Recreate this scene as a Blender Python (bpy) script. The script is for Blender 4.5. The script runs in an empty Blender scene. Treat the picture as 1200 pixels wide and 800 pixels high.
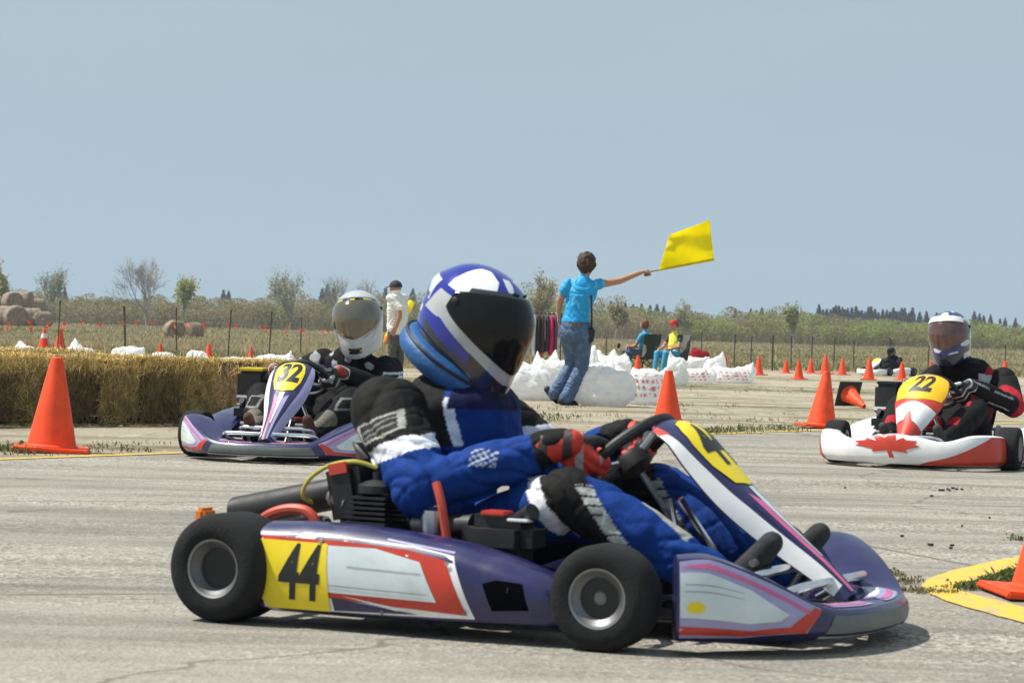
import bpy, bmesh, math, random
import numpy as np
from mathutils import Vector, Matrix, Euler, noise

random.seed(7); rng = np.random.default_rng(7)
S = bpy.context.scene
COL = S.collection
R = math.radians
V = Vector

# ------------------------------------------------------------------ camera
F = 3200.0; CAMH = 0.78; ROLL = 0.028; PIT = 17 / 3200.0
_c, _s = math.cos(ROLL), math.sin(ROLL)
_M = Matrix.Rotation(-PIT, 3, 'X')
CR = _M @ V((_c, 0, _s)); CU = _M @ V((-_s, 0, _c)); CD = _M @ V((0, 1, 0))
CP = V((0, 0, CAMH))
cd = bpy.data.cameras.new('camera'); cam = bpy.data.objects.new('camera', cd); COL.objects.link(cam)
cam.matrix_world = Matrix.Translation(CP) @ Matrix((CR, CU, -CD)).transposed().to_4x4()
cd.sensor_width = 36; cd.lens = F / 1200 * 36; cd.clip_end = 6000; cd.clip_start = 0.1
cd.dof.use_dof = True; cd.dof.focus_distance = 18.0; cd.dof.aperture_fstop = 13
S.camera = cam

def ray(px, py): return CD + CR * ((px - 600) / F) + CU * ((400 - py) / F)
def gz(y):
    t = min(1, max(0, (y - 48) / 10)); return -0.2 * t * t * (3 - 2 * t)
def G(px, py):
    d = ray(px, py); z = 0.0
    for _ in range(12):
        p = CP + d * ((z - CAMH) / d.z); z = gz(p.y)
    return V((p.x, p.y, gz(p.y)))
def P(px, py, Y): d = ray(px, py); return CP + d * (Y / d.y)

# ------------------------------------------------------------------ materials
def nd(nt, t, **k):
    n = nt.nodes.new(t)
    for a, b in k.items(): setattr(n, a, b)
    return n
def M(name, col=(.5, .5, .5), rough=.5, metal=0, coat=0, var=.12, vs=12, bump=0, bs=60, attr=False, sss=0, trans=0, spec=.5, dirt=0, dcol=(.25, .21, .16)):
    m = bpy.data.materials.new(name); m.use_nodes = True; nt = m.node_tree; L = nt.links
    b = nt.nodes['Principled BSDF']; out = nt.nodes['Material Output']
    b.inputs['Roughness'].default_value = rough; b.inputs['Metallic'].default_value = metal
    b.inputs['Coat Weight'].default_value = coat; b.inputs['Coat Roughness'].default_value = .06
    b.inputs['Specular IOR Level'].default_value = spec
    tc = nd(nt, 'ShaderNodeTexCoord')
    n1 = nd(nt, 'ShaderNodeTexNoise'); n1.inputs['Scale'].default_value = vs; n1.inputs['Detail'].default_value = 6
    L.new(tc.outputs['Object'], n1.inputs['Vector'])
    mr = nd(nt, 'ShaderNodeMapRange'); mr.inputs[1].default_value = .3; mr.inputs[2].default_value = .7
    mr.inputs[3].default_value = 1 - var; mr.inputs[4].default_value = 1 + var
    L.new(n1.outputs['Fac'], mr.inputs[0])
    mx = nd(nt, 'ShaderNodeVectorMath', operation='SCALE')
    if attr:
        a = nd(nt, 'ShaderNodeAttribute', attribute_name='Col'); L.new(a.outputs['Color'], mx.inputs[0])
    else: mx.inputs[0].default_value = col
    L.new(mr.outputs[0], mx.inputs['Scale'])
    c = mx.outputs[0]
    if dirt:
        n3 = nd(nt, 'ShaderNodeTexNoise'); n3.inputs['Scale'].default_value = 7; n3.inputs['Detail'].default_value = 9; n3.inputs['Roughness'].default_value = .7
        L.new(tc.outputs['Object'], n3.inputs['Vector'])
        r3 = nd(nt, 'ShaderNodeMapRange'); r3.inputs[1].default_value = .48; r3.inputs[2].default_value = .75; r3.inputs[4].default_value = dirt
        L.new(n3.outputs['Fac'], r3.inputs[0])
        m3 = nd(nt, 'ShaderNodeMix', data_type='RGBA'); L.new(r3.outputs[0], m3.inputs[0]); L.new(c, m3.inputs[6]); m3.inputs[7].default_value = (*dcol, 1)
        c = m3.outputs[2]
        rr = nd(nt, 'ShaderNodeMapRange'); rr.inputs[1].default_value = .4; rr.inputs[2].default_value = .7; rr.inputs[3].default_value = rough; rr.inputs[4].default_value = min(1, rough + .25)
        L.new(n3.outputs['Fac'], rr.inputs[0]); L.new(rr.outputs[0], b.inputs['Roughness'])
    L.new(c, b.inputs['Base Color'])
    if bump:
        n2 = nd(nt, 'ShaderNodeTexNoise'); n2.inputs['Scale'].default_value = bs; n2.inputs['Detail'].default_value = 5
        L.new(tc.outputs['Object'], n2.inputs['Vector'])
        bp = nd(nt, 'ShaderNodeBump'); bp.inputs['Strength'].default_value = bump; bp.inputs['Distance'].default_value = .01
        L.new(n2.outputs['Fac'], bp.inputs['Height']); L.new(bp.outputs[0], b.inputs['Normal'])
    if trans:
        tr = nd(nt, 'ShaderNodeBsdfTranslucent'); L.new(c, tr.inputs['Color'])
        ms = nd(nt, 'ShaderNodeMixShader'); ms.inputs[0].default_value = trans
        L.new(b.outputs[0], ms.inputs[1]); L.new(tr.outputs[0], ms.inputs[2]); L.new(ms.outputs[0], out.inputs[0])
    return m

m_rub = M('rubber', (.017, .017, .018), .85, var=.25, vs=9, bump=.25, bs=120, dirt=.3, dcol=(.06, .055, .05), spec=.25)
m_blk = M('black plastic', (.011, .011, .012), .45, dirt=.25, dcol=(.07, .065, .055))
m_blkm = M('black painted metal', (.014, .014, .015), .45, metal=0, dirt=.2, dcol=(.07, .06, .05))
m_sil = M('aluminium', (.62, .62, .63), .32, metal=1, var=.1)
m_dull = M('dull alloy', (.24, .235, .23), .5, metal=.8, var=.25, dirt=.4, dcol=(.06, .05, .04))
m_rim = M('cast rim', (.26, .26, .265), .45, metal=1, var=.12, dirt=.3, dcol=(.1, .09, .08))
m_chr = M('polished tube', (.75, .75, .76), .2, metal=1)
m_purple = M('purple bodywork', (.015, .0135, .080), .32, coat=.5, dirt=.22, dcol=(.10, .09, .12))
m_pan = M('silver panel vinyl', (.66, .73, .75), .38, coat=.2, var=.08, dirt=.5, dcol=(.36, .40, .38))
m_wht = M('white vinyl', (.80, .80, .80), .35, coat=.3, var=.04, dirt=.35, dcol=(.5, .47, .42))
m_red = M('red vinyl', (.55, .04, .018), .38, coat=.3, dirt=.4, dcol=(.30, .09, .06))
m_grime = M('grime and scratches', (.34, .36, .36), .6, var=.4)
m_pink = M('pink line vinyl', (.62, .12, .28), .38, coat=.3)
m_lil = M('lilac vinyl', (.36, .33, .55), .35, coat=.3, var=.1)
m_yel = M('yellow plate vinyl', (.86, .66, .012), .4, coat=.2, var=.05, dirt=.2, dcol=(.45, .38, .05))
m_yor = M('amber plate vinyl', (.90, .50, .008), .4, coat=.2, var=.04)
m_hole_shade = M('painted opening shade', (.004, .004, .005), 1, spec=0)
m_ink = M('black numeral vinyl', (.016, .016, .018), .45, var=.05)
m_grl = M('grey grille', (.13, .155, .145), .5, var=.1, bump=.3, bs=200)
m_orp = M('orange plastic', (.75, .22, .02), .45)
m_rhose = M('red hose', (.50, .06, .03), .5)
m_ycab = M('yellow cable', (.45, .40, .06), .45)
m_fab = M('race suit fabric', attr=True, rough=.8, var=.16, vs=30, bump=.3, bs=60, spec=.2)
m_skin = M('skin and cloth', attr=True, rough=.65, var=.06, vs=40, bump=.1, bs=90)
m_paint = M('helmet paint', attr=True, rough=.18, coat=.8, var=.03)
m_vis = M('dark visor', (.008, .009, .009), .10, var=.05, spec=.3)
m_vismir = M('mirror tint visor', (.19, .165, .125), .12, metal=.6, coat=.6, var=.15, vs=14)
m_visbr = M('brown tinted visor', (.15, .085, .07), .16, metal=.45, coat=.5, var=.3, vs=18)
m_foam = M('blue collar fabric', (.014, .095, .27), .55, var=.15, vs=20, bump=.3, bs=60)
m_collar2 = M('dark collar', (.02, .02, .022), .7)
m_glv = M('glove fabric', attr=True, rough=.6, var=.12, bump=.3, bs=70)
m_cone = M('cone orange vinyl', (.92, .075, .008), .48, var=.12, vs=6, dirt=.5, dcol=(.40, .055, .02))
m_cone2 = M('scuffed cone orange', (.88, .08, .012), .55, var=.2, vs=16, dirt=.7, dcol=(.25, .06, .03), bump=.3, bs=30)
m_cblk = M('cone black base', (.02, .02, .02), .7)
m_cwht = M('white cone band', (.8, .8, .8), .4)
m_hay = M('straw', attr=True, rough=.85, var=.35, vs=14, trans=.05)
m_haybody = M('packed straw', (.11, .070, .022), .95, var=.5, vs=34, bump=1, bs=60)
m_sack = M('white woven sack', attr=True, rough=.75, var=.05, vs=6, bump=.7, bs=26, trans=.45, spec=.25)
m_leaf = M('foliage', attr=True, rough=.8, var=.15, vs=2, trans=.4)
m_bark = M('bark', (.11, .095, .08), .9, var=.2)
m_barkd = M('pale grey twigs', (.27, .255, .235), .9, var=.2)
m_post = M('weathered post', (.075, .065, .055), .85, var=.3)
m_rib = M('orange flagging', (.92, .24, .12), .6, trans=.4)
m_cord = M('thin grey cord', (.35, .30, .24), .8)
m_flag = M('yellow flag cloth', (1, .90, .002), .6, var=.04, trans=.6)
m_wood = M('wood stick', (.35, .24, .13), .7)
m_chg = M('dark green chair cloth', (.015, .03, .022), .8)
m_chgr = M('grey chair mesh', (.13, .13, .13), .7)
m_chbe = M('beige chair edge', (.42, .38, .30), .8)
m_round = M('round hay', (.25, .195, .14), .95, var=.4, vs=5, bump=.6, bs=12)

# ------------------------------------------------------------------ mesh builder
class MB:
    def __init__(s): s.v = []; s.f = []; s.m = []; s.mats = []
    def mi(s, m):
        if m not in s.mats: s.mats.append(m)
        return s.mats.index(m)
    def add(s, vs, fs, m):
        o = len(s.v); i = s.mi(m); s.v += [tuple(x) for x in vs]
        s.f += [tuple(a + o for a in f) for f in fs]; s.m += [i] * len(fs); return s
    def box(s, c, d, m, rot=None, bev=.12):
        bm = bmesh.new(); bmesh.ops.create_cube(bm, size=1)
        bmesh.ops.scale(bm, vec=d, verts=bm.verts)
        if bev: bmesh.ops.bevel(bm, geom=bm.edges[:], offset=min(d) * bev, segments=2, affect='EDGES')
        mt = Matrix.Translation(c) @ (rot.to_matrix().to_4x4() if rot else Matrix())
        bm.transform(mt); bm.verts.index_update()
        s.add([v.co[:] for v in bm.verts], [[v.index for v in f.verts] for f in bm.faces], m); bm.free(); return s
    def tube(s, pts, r, m, n=10, sm=4, r2=None):
        pts = [V(p) for p in pts]; pts = smooth(pts, sm) if len(pts) > 2 and sm > 1 else pts
        N = len(pts); vs = []; fs = []; up = None
        for i, p in enumerate(pts):
            t = (pts[min(i + 1, N - 1)] - pts[max(i - 1, 0)]).normalized()
            if up is None: up = t.orthogonal().normalized()
            up = (up - t * up.dot(t)).normalized(); w = t.cross(up)
            rr = r if r2 is None else r + (r2 - r) * i / (N - 1)
            vs += [p + (up * math.cos(a) + w * math.sin(a)) * rr for a in [2 * math.pi * k / n for k in range(n)]]
        for i in range(N - 1):
            for k in range(n): fs.append((i * n + k, i * n + (k + 1) % n, (i + 1) * n + (k + 1) % n, (i + 1) * n + k))
        fs.append(tuple(range(n))[::-1]); fs.append(tuple(range((N - 1) * n, N * n)))
        return s.add(vs, fs, m)
    def lathe(s, prof, m, mt=Matrix(), n=40, closed=False):
        # profile of (radius, axial) turned about local z
        vs = []; fs = []; K = len(prof)
        for (r, a) in prof:
            for k in range(n):
                t = 2 * math.pi * k / n; vs.append(mt @ V((r * math.cos(t), r * math.sin(t), a)))
        for i in range(K if closed else K - 1):
            j = (i + 1) % K
            for k in range(n): fs.append((i * n + k, i * n + (k + 1) % n, j * n + (k + 1) % n, j * n + k))
        if not closed:
            if prof[0][0] > 1e-6: fs.append(tuple(range(n))[::-1])
            if prof[-1][0] > 1e-6: fs.append(tuple(range((K - 1) * n, K * n)))
        return s.add(vs, fs, m)
    def grid(s, fn, nu, nv, m, u0=0, u1=1, v0=0, v1=1, thick=0, hint=None):
        vs = []; fs = []
        pts = [[V(fn(u0 + (u1 - u0) * i / nu, v0 + (v1 - v0) * j / nv)) for j in range(nv + 1)] for i in range(nu + 1)]
        for row in pts: vs += row
        W = nv + 1
        for i in range(nu):
            for j in range(nv): fs.append((i * W + j, (i + 1) * W + j, (i + 1) * W + j + 1, i * W + j + 1))
        if thick:
            o = len(vs)
            for i in range(nu + 1):
                for j in range(nv + 1):
                    a = pts[min(i + 1, nu)][j] - pts[max(i - 1, 0)][j]; b = pts[i][min(j + 1, nv)] - pts[i][max(j - 1, 0)]
                    nn = a.cross(b); nn = nn.normalized() if nn.length > 1e-12 else V((0, 0, 1))
                    if hint is not None and nn.dot(hint(pts[i][j]) if callable(hint) else hint) < 0: nn = -nn
                    vs.append(pts[i][j] - nn * thick)
            for i in range(nu):
                for j in range(nv): fs.append(tuple(o + q for q in (i * W + j, i * W + j + 1, (i + 1) * W + j + 1, (i + 1) * W + j)))
            for i in range(nu):
                for j in (0, nv): a, b = i * W + j, (i + 1) * W + j; fs.append((a, b, b + o, a + o))
            for j in range(nv):
                for i in (0, nu): a, b = i * W + j, i * W + j + 1; fs.append((a, b, b + o, a + o))
        return s.add(vs, fs, m)
    def decal(s, poly, fn, m, off=.002, hint=V((0, -1, 0)), L=.03):
        bm = bmesh.new()
        if isinstance(poly, tuple):
            vv = [bm.verts.new((x, y, 0)) for x, y in poly[0]]
            for f in poly[1]:
                try: bm.faces.new([vv[i] for i in f])
                except ValueError: pass
        else:
            bm.faces.new([bm.verts.new((x, y, 0)) for x, y in poly])
        bmesh.ops.triangulate(bm, faces=bm.faces[:])
        for _ in range(5):
            le = [e for e in bm.edges if (V(fn(*e.verts[0].co[:2])) - V(fn(*e.verts[1].co[:2]))).length > L]
            if not le: break
            bmesh.ops.subdivide_edges(bm, edges=le, cuts=1); bmesh.ops.triangulate(bm, faces=bm.faces[:])
        bm.verts.index_update(); vs = []; e = 1e-3
        for v in bm.verts:
            u, w = v.co.x, v.co.y; p = V(fn(u, w))
            nn = (V(fn(u + e, w)) - V(fn(u - e, w))).cross(V(fn(u, w + e)) - V(fn(u, w - e))).normalized()
            if nn.dot(hint) < 0: nn = -nn
            vs.append(p + nn * off)
        s.add(vs, [[v.index for v in f.verts] for f in bm.faces], m); bm.free(); return s
    def build(s, name, parent=None, ang=35, smooth_=True, cols=None):
        me = bpy.data.meshes.new(name); me.from_pydata(s.v, [], s.f)
        for m in s.mats: me.materials.append(m)
        me.polygons.foreach_set('material_index', s.m)
        if cols is not None:
            a = me.color_attributes.new('Col', 'FLOAT_COLOR', 'POINT'); c = np.ones((len(s.v), 4), np.float32); c[:, :3] = cols; a.data.foreach_set('color', c.ravel())
        bm = bmesh.new(); bm.from_mesh(me)
        if len(s.f) < 60000: bmesh.ops.recalc_face_normals(bm, faces=bm.faces[:])
        bm.to_mesh(me); bm.free()
        if smooth_:
            me.polygons.foreach_set('use_smooth', [True] * len(me.polygons)); me.set_sharp_from_angle(angle=R(ang))
        return link(name, me, parent)

def link(name, me, parent=None):
    o = bpy.data.objects.new(name, me); COL.objects.link(o)
    if parent: o.parent = parent
    return o
def tag(o, label=None, cat=None, group=None, kind=None):
    if label: o['label'] = label
    if cat: o['category'] = cat
    if group: o['group'] = group
    if kind: o['kind'] = kind
    return o
def thing(name, label, cat, loc=(0, 0, 0), rz=0, group=None):
    o = bpy.data.objects.new(name, None); o.empty_display_size = .1; COL.objects.link(o)
    o.location = loc; o.rotation_euler = (0, 0, rz); return tag(o, label, cat, group)
def copy_tree(o, parent=None):
    c = o.copy(); COL.objects.link(c); c.parent = parent
    for ch in o.children[:]: copy_tree(ch, c)
    return c
def catmull(a, b, c, d, t): return .5 * ((2 * b) + (c - a) * t + (2 * a - 5 * b + 4 * c - d) * t * t + (3 * b - a - 3 * c + d) * t ** 3)
def smooth(pts, n):
    o = []; N = len(pts)
    for i in range(N - 1):
        for k in range(n): o.append(catmull(pts[max(i - 1, 0)], pts[i], pts[i + 1], pts[min(i + 2, N - 1)], k / n))
    return o + [pts[-1]]
def interp(knots, t):
    # knots: list of tuples, uniform in t 0..1, Catmull-Rom
    N = len(knots) - 1; x = min(max(t, 0), 1) * N; i = min(int(x), N - 1); f = x - i
    K = [np.array(knots[min(max(j, 0), N)], float) for j in (i - 1, i, i + 1, i + 2)]
    return catmull(*K, f)
def text(s, size, shear=0, bold=0):
    c = bpy.data.curves.new('numeral', 'FONT'); c.body = s; c.size = size; c.shear = shear; c.offset = bold
    c.align_x = 'CENTER'; c.align_y = 'CENTER'; c.resolution_u = 4
    o = bpy.data.objects.new('numeral', c); COL.objects.link(o)
    dg = bpy.context.evaluated_depsgraph_get(); me = bpy.data.meshes.new_from_object(o.evaluated_get(dg))
    r = ([(v.co.x, v.co.y) for v in me.vertices], [list(p.vertices) for p in me.polygons])
    bpy.data.objects.remove(o); bpy.data.meshes.remove(me); return r
def tmap(t, f): return ([f(x, y) for x, y in t[0]], t[1])

# ------------------------------------------------------------------ organic bodies
def cone_mesh(mb, p1, r1, p2, r2, n=18):
    p1, p2 = V(p1), V(p2); d = p2 - p1
    if d.length < 1e-6: d = V((0, 0, 1e-4))
    t = d.normalized(); a = t.orthogonal().normalized(); b = t.cross(a); vs = []; fs = []; K = 5
    rings = [(p1 - t * r1 * math.cos(k / K * math.pi / 2), r1 * math.sin(k / K * math.pi / 2)) for k in range(1, K + 1)]
    rings += [(p2 + t * r2 * math.sin(k / K * math.pi / 2), r2 * math.cos(k / K * math.pi / 2)) for k in range(0, K)]
    for c, r in rings: vs += [c + (a * math.cos(2 * math.pi * k / n) + b * math.sin(2 * math.pi * k / n)) * r for k in range(n)]
    for i in range(len(rings) - 1):
        for k in range(n): fs.append((i * n + k, i * n + (k + 1) % n, (i + 1) * n + (k + 1) % n, (i + 1) * n + k))
    i = len(vs); vs += [p1 - t * r1, p2 + t * r2]; q = (len(rings) - 1) * n
    for k in range(n): fs.append((i, (k + 1) % n, k)); fs.append((i + 1, q + k, q + (k + 1) % n))
    mb.add(vs, fs, m_skin)
def loft_mesh(mb, rings, n=24):
    vs = []; fs = []; rings = smooth_rings(rings)
    for c, a, b in rings: vs += [c + a * math.cos(2 * math.pi * k / n) + b * math.sin(2 * math.pi * k / n) for k in range(n)]
    for i in range(len(rings) - 1):
        for k in range(n): fs.append((i * n + k, i * n + (k + 1) % n, (i + 1) * n + (k + 1) % n, (i + 1) * n + k))
    fs.append(tuple(range(n))[::-1]); q = (len(rings) - 1) * n; fs.append(tuple(range(q, q + n)))
    mb.add(vs, fs, m_skin)
def smooth_rings(r):
    C = smooth([V(x[0]) for x in r], 3); A = smooth([V(x[1]) for x in r], 3); B = smooth([V(x[2]) for x in r], 3)
    return list(zip(C, A, B))
def ell_mesh(mb, c, rx, ry, rz, rot=None):
    bm = bmesh.new(); bmesh.ops.create_uvsphere(bm, u_segments=24, v_segments=16, radius=1)
    bmesh.ops.scale(bm, vec=(rx, ry, rz), verts=bm.verts)
    bm.transform(Matrix.Translation(c) @ (rot.to_4x4() if rot else Matrix())); bm.verts.index_update()
    mb.add([v.co[:] for v in bm.verts], [[v.index for v in f.verts] for f in bm.faces], m_skin); bm.free()
def body(name, prims, colfn, parent, mat=None, vox=.008, sm=5, wrinkle=0, wfn=None):
    """one continuous surface grown over round cones, lofts and ellipsoids"""
    mb = MB(); seg = []; names = []
    for p in prims:
        if p[0] == 'c': cone_mesh(mb, *p[2:6]); seg.append((p[2], p[3], p[4], p[5])); names.append(p[1])
        elif p[0] == 'l':
            loft_mesh(mb, p[2])
            for a, b in zip(p[2][:-1], p[2][1:]):
                seg.append((a[0], .5 * (V(a[1]).length + V(a[2]).length), b[0], .5 * (V(b[1]).length + V(b[2]).length))); names.append(p[1])
        elif p[0] == 'e':
            ell_mesh(mb, *p[2:]); r = sum(p[3:6]) / 3; seg.append((p[2], r, p[2], r)); names.append(p[1])
    o = mb.build('tmp'); md = o.modifiers.new('r', 'REMESH'); md.mode = 'VOXEL'; md.voxel_size = vox
    if sm: s2 = o.modifiers.new('s', 'SMOOTH'); s2.factor = .5; s2.iterations = sm
    dg = bpy.context.evaluated_depsgraph_get(); me = bpy.data.meshes.new_from_object(o.evaluated_get(dg))
    old = o.data; bpy.data.objects.remove(o); bpy.data.meshes.remove(old)
    n = len(me.vertices); co = np.empty(n * 3, np.float32); me.vertices.foreach_get('co', co); co = co.reshape(-1, 3).astype(float)
    D = np.full(n, 1e9); I = np.zeros(n, int); T = np.zeros(n)
    for i, (a, ra, b, rb) in enumerate(seg):
        a = np.array(a, float); b = np.array(b, float); ab = b - a; l2 = ab @ ab
        t = np.clip(((co - a) @ ab) / l2, 0, 1) if l2 > 1e-9 else np.zeros(n)
        d = np.linalg.norm(co - a - t[:, None] * ab, axis=1) - (ra + (rb - ra) * t)
        k = d < D; D[k] = d[k]; I[k] = i; T[k] = t[k]
    nm = np.array(names, dtype=object)[I]
    col = colfn(co, nm, T)
    if wrinkle:
        nr = np.empty(n * 3, np.float32); me.vertices.foreach_get('normal', nr); nr = nr.reshape(-1, 3)
        w = np.array([fold(p) for p in co])
        if wfn is not None: w = w * wfn(co, nm, T)
        co = co - nr * (w * wrinkle)[:, None]; me.vertices.foreach_set('co', co.astype(np.float32).ravel())
    a = me.color_attributes.new('Col', 'FLOAT_COLOR', 'POINT'); c4 = np.ones((n, 4), np.float32); c4[:, :3] = col; a.data.foreach_set('color', c4.ravel())
    me.materials.clear(); me.materials.append(mat or m_fab); me.polygons.foreach_set('use_smooth', [True] * len(me.polygons))
    me.polygons.foreach_set('material_index', [0] * len(me.polygons)); me.name = name
    return link(name, me, parent)
def fold(p):
    # long soft cloth folds in two crossing directions
    x, y, z = p; a = x * .6 + y * .2 + z * .77; b = -x * .7 + y * .3 + z * .62; c = x * .5 + y * .8 - z * .2
    n1 = noise.noise(V((a * 15 + 2 * noise.noise(V((x * 5, y * 5, z * 5))), b * 3.2, c * 4 + 5))); n2 = noise.noise(V((b * 21, a * 4.5 + 3, c * 6)))
    return noise.noise(V((x * 5, y * 5, z * 5))) * .5 + max(0, 1 - abs(n1) * 2.6) ** 1.5 * .9 + max(0, 1 - abs(n2) * 3.2) ** 1.5 * .35 - .35
def hand(w, d, nrm, curl=(45, 60, 45), k=1., th=35, spread=.02):
    """prims of a hand: wrist point, direction to the knuckles, palm normal"""
    d = V(d).normalized(); nrm = V(nrm); nrm = (nrm - d * nrm.dot(d)).normalized(); s = d.cross(nrm); w = V(w); pr = []
    for i, (o, l) in enumerate([(-.031, .92), (-.011, 1.), (.010, .94), (.030, .76)]):
        kn = w + d * (.088 - .006 * abs(i - 1)) * k + s * o * k
        pr.append(('c', 'palm', w + s * o * .6 * k, .016 * k, kn, .0125 * k)); p = kn; dd = d + s * o * 2 * spread * 10; ang = 0; dd.normalize()
        for L_, c_, r_ in [(.043, curl[0], .0098), (.028, curl[1], .0088), (.022, curl[2], .008)]:
            ang += R(c_); q = p + (dd * math.cos(ang) + nrm * math.sin(ang)) * L_ * l * k
            pr.append(('c', 'finger', p, (r_ + .0008) * k, q, r_ * k)); p = q
    b = w + d * .022 * k - s * .024 * k; m1 = b + (d * .6 - s * .75 + nrm * .45).normalized() * .042 * k
    m2 = m1 + (d * .75 - s * .2 + nrm * .75).normalized() * .032 * k; m3 = m2 + (d * .7 + s * .3 + nrm * .8).normalized() * .026 * k
    pr += [('c', 'thumb', b, .015 * k, m1, .0115 * k), ('c', 'thumb', m1, .011 * k, m2, .0095 * k), ('c', 'thumb', m2, .0095 * k, m3, .008 * k)]
    return pr
def const(c): return lambda co, nm, t: np.tile(np.array(c, float), (len(co), 1))
def paint(col, mask, c): col[mask] = c

# ------------------------------------------------------------------ setting: sky, sun, ground, track
SUN_EL, SUN_AZ = 57.0, 6.0           # azimuth measured from -X towards +Y
to_sun = V((-math.cos(R(SUN_AZ)) * math.cos(R(SUN_EL)), math.sin(R(SUN_AZ)) * math.cos(R(SUN_EL)), math.sin(R(SUN_EL))))
ld = bpy.data.lights.new('sun', 'SUN'); ld.energy = 4.8; ld.angle = R(.55); ld.color = (1, .955, .88)
lo = bpy.data.objects.new('sun', ld); COL.objects.link(lo); lo.rotation_euler = (-to_sun).to_track_quat('-Z', 'Y').to_euler(); lo.location = (-20, 10, 40)
w = bpy.data.worlds.new('World'); S.world = w; w.use_nodes = True; nt = w.node_tree; nt.nodes.clear()
out = nd(nt, 'ShaderNodeOutputWorld'); bg = nd(nt, 'ShaderNodeBackground'); sky = nd(nt, 'ShaderNodeTexSky')
sky.sky_type = 'NISHITA'; sky.sun_disc = False; sky.sun_elevation = R(SUN_EL); sky.sun_rotation = math.atan2(to_sun.x, to_sun.y)
sky.air_density = 1.0; sky.dust_density = .6; sky.ozone_density = 1.5
# thin high overcast veil over the blue: part of the sky itself
tc = nd(nt, 'ShaderNodeTexCoord'); mp = nd(nt, 'ShaderNodeMapping'); mp.inputs['Scale'].default_value = (2.2, 2.2, 9)
nz = nd(nt, 'ShaderNodeTexNoise'); nz.inputs['Scale'].default_value = 2.6; nz.inputs['Detail'].default_value = 5
nt.links.new(tc.outputs['Generated'], mp.inputs[0]); nt.links.new(mp.outputs[0], nz.inputs['Vector'])
cr = nd(nt, 'ShaderNodeMix', data_type='RGBA'); nt.links.new(nz.outputs['Fac'], cr.inputs[0])
cr.inputs[6].default_value = (3.45, 4.5, 5.25, 1); cr.inputs[7].default_value = (4.1, 5.05, 5.6, 1)
szn = nd(nt, 'ShaderNodeSeparateXYZ'); nt.links.new(tc.outputs['Generated'], szn.inputs[0]); mz = nd(nt, 'ShaderNodeMapRange'); mz.inputs[1].default_value = .0; mz.inputs[2].default_value = .11; mz.inputs[3].default_value = 1.0; mz.inputs[4].default_value = 0.0; nt.links.new(szn.outputs['Z'], mz.inputs[0])
lowz = nd(nt, 'ShaderNodeMix', data_type='RGBA'); nt.links.new(mz.outputs[0], lowz.inputs[0]); nt.links.new(cr.outputs[2], lowz.inputs[6]); lowz.inputs[7].default_value = (3.25, 4.8, 5.75, 1)
mx = nd(nt, 'ShaderNodeMix', data_type='RGBA'); mx.inputs[0].default_value = .9
nt.links.new(sky.outputs[0], mx.inputs[6]); nt.links.new(lowz.outputs[2], mx.inputs[7])
nt.links.new(mx.outputs[2], bg.inputs[0]); bg.inputs[1].default_value = .089; nt.links.new(bg.outputs[0], out.inputs[0])
vs_ = S.view_settings; S.display_settings.display_device = 'sRGB'; vs_.view_transform = 'Standard'; vs_.look = 'None'; vs_.exposure = 0.32; vs_.gamma = 1

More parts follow.
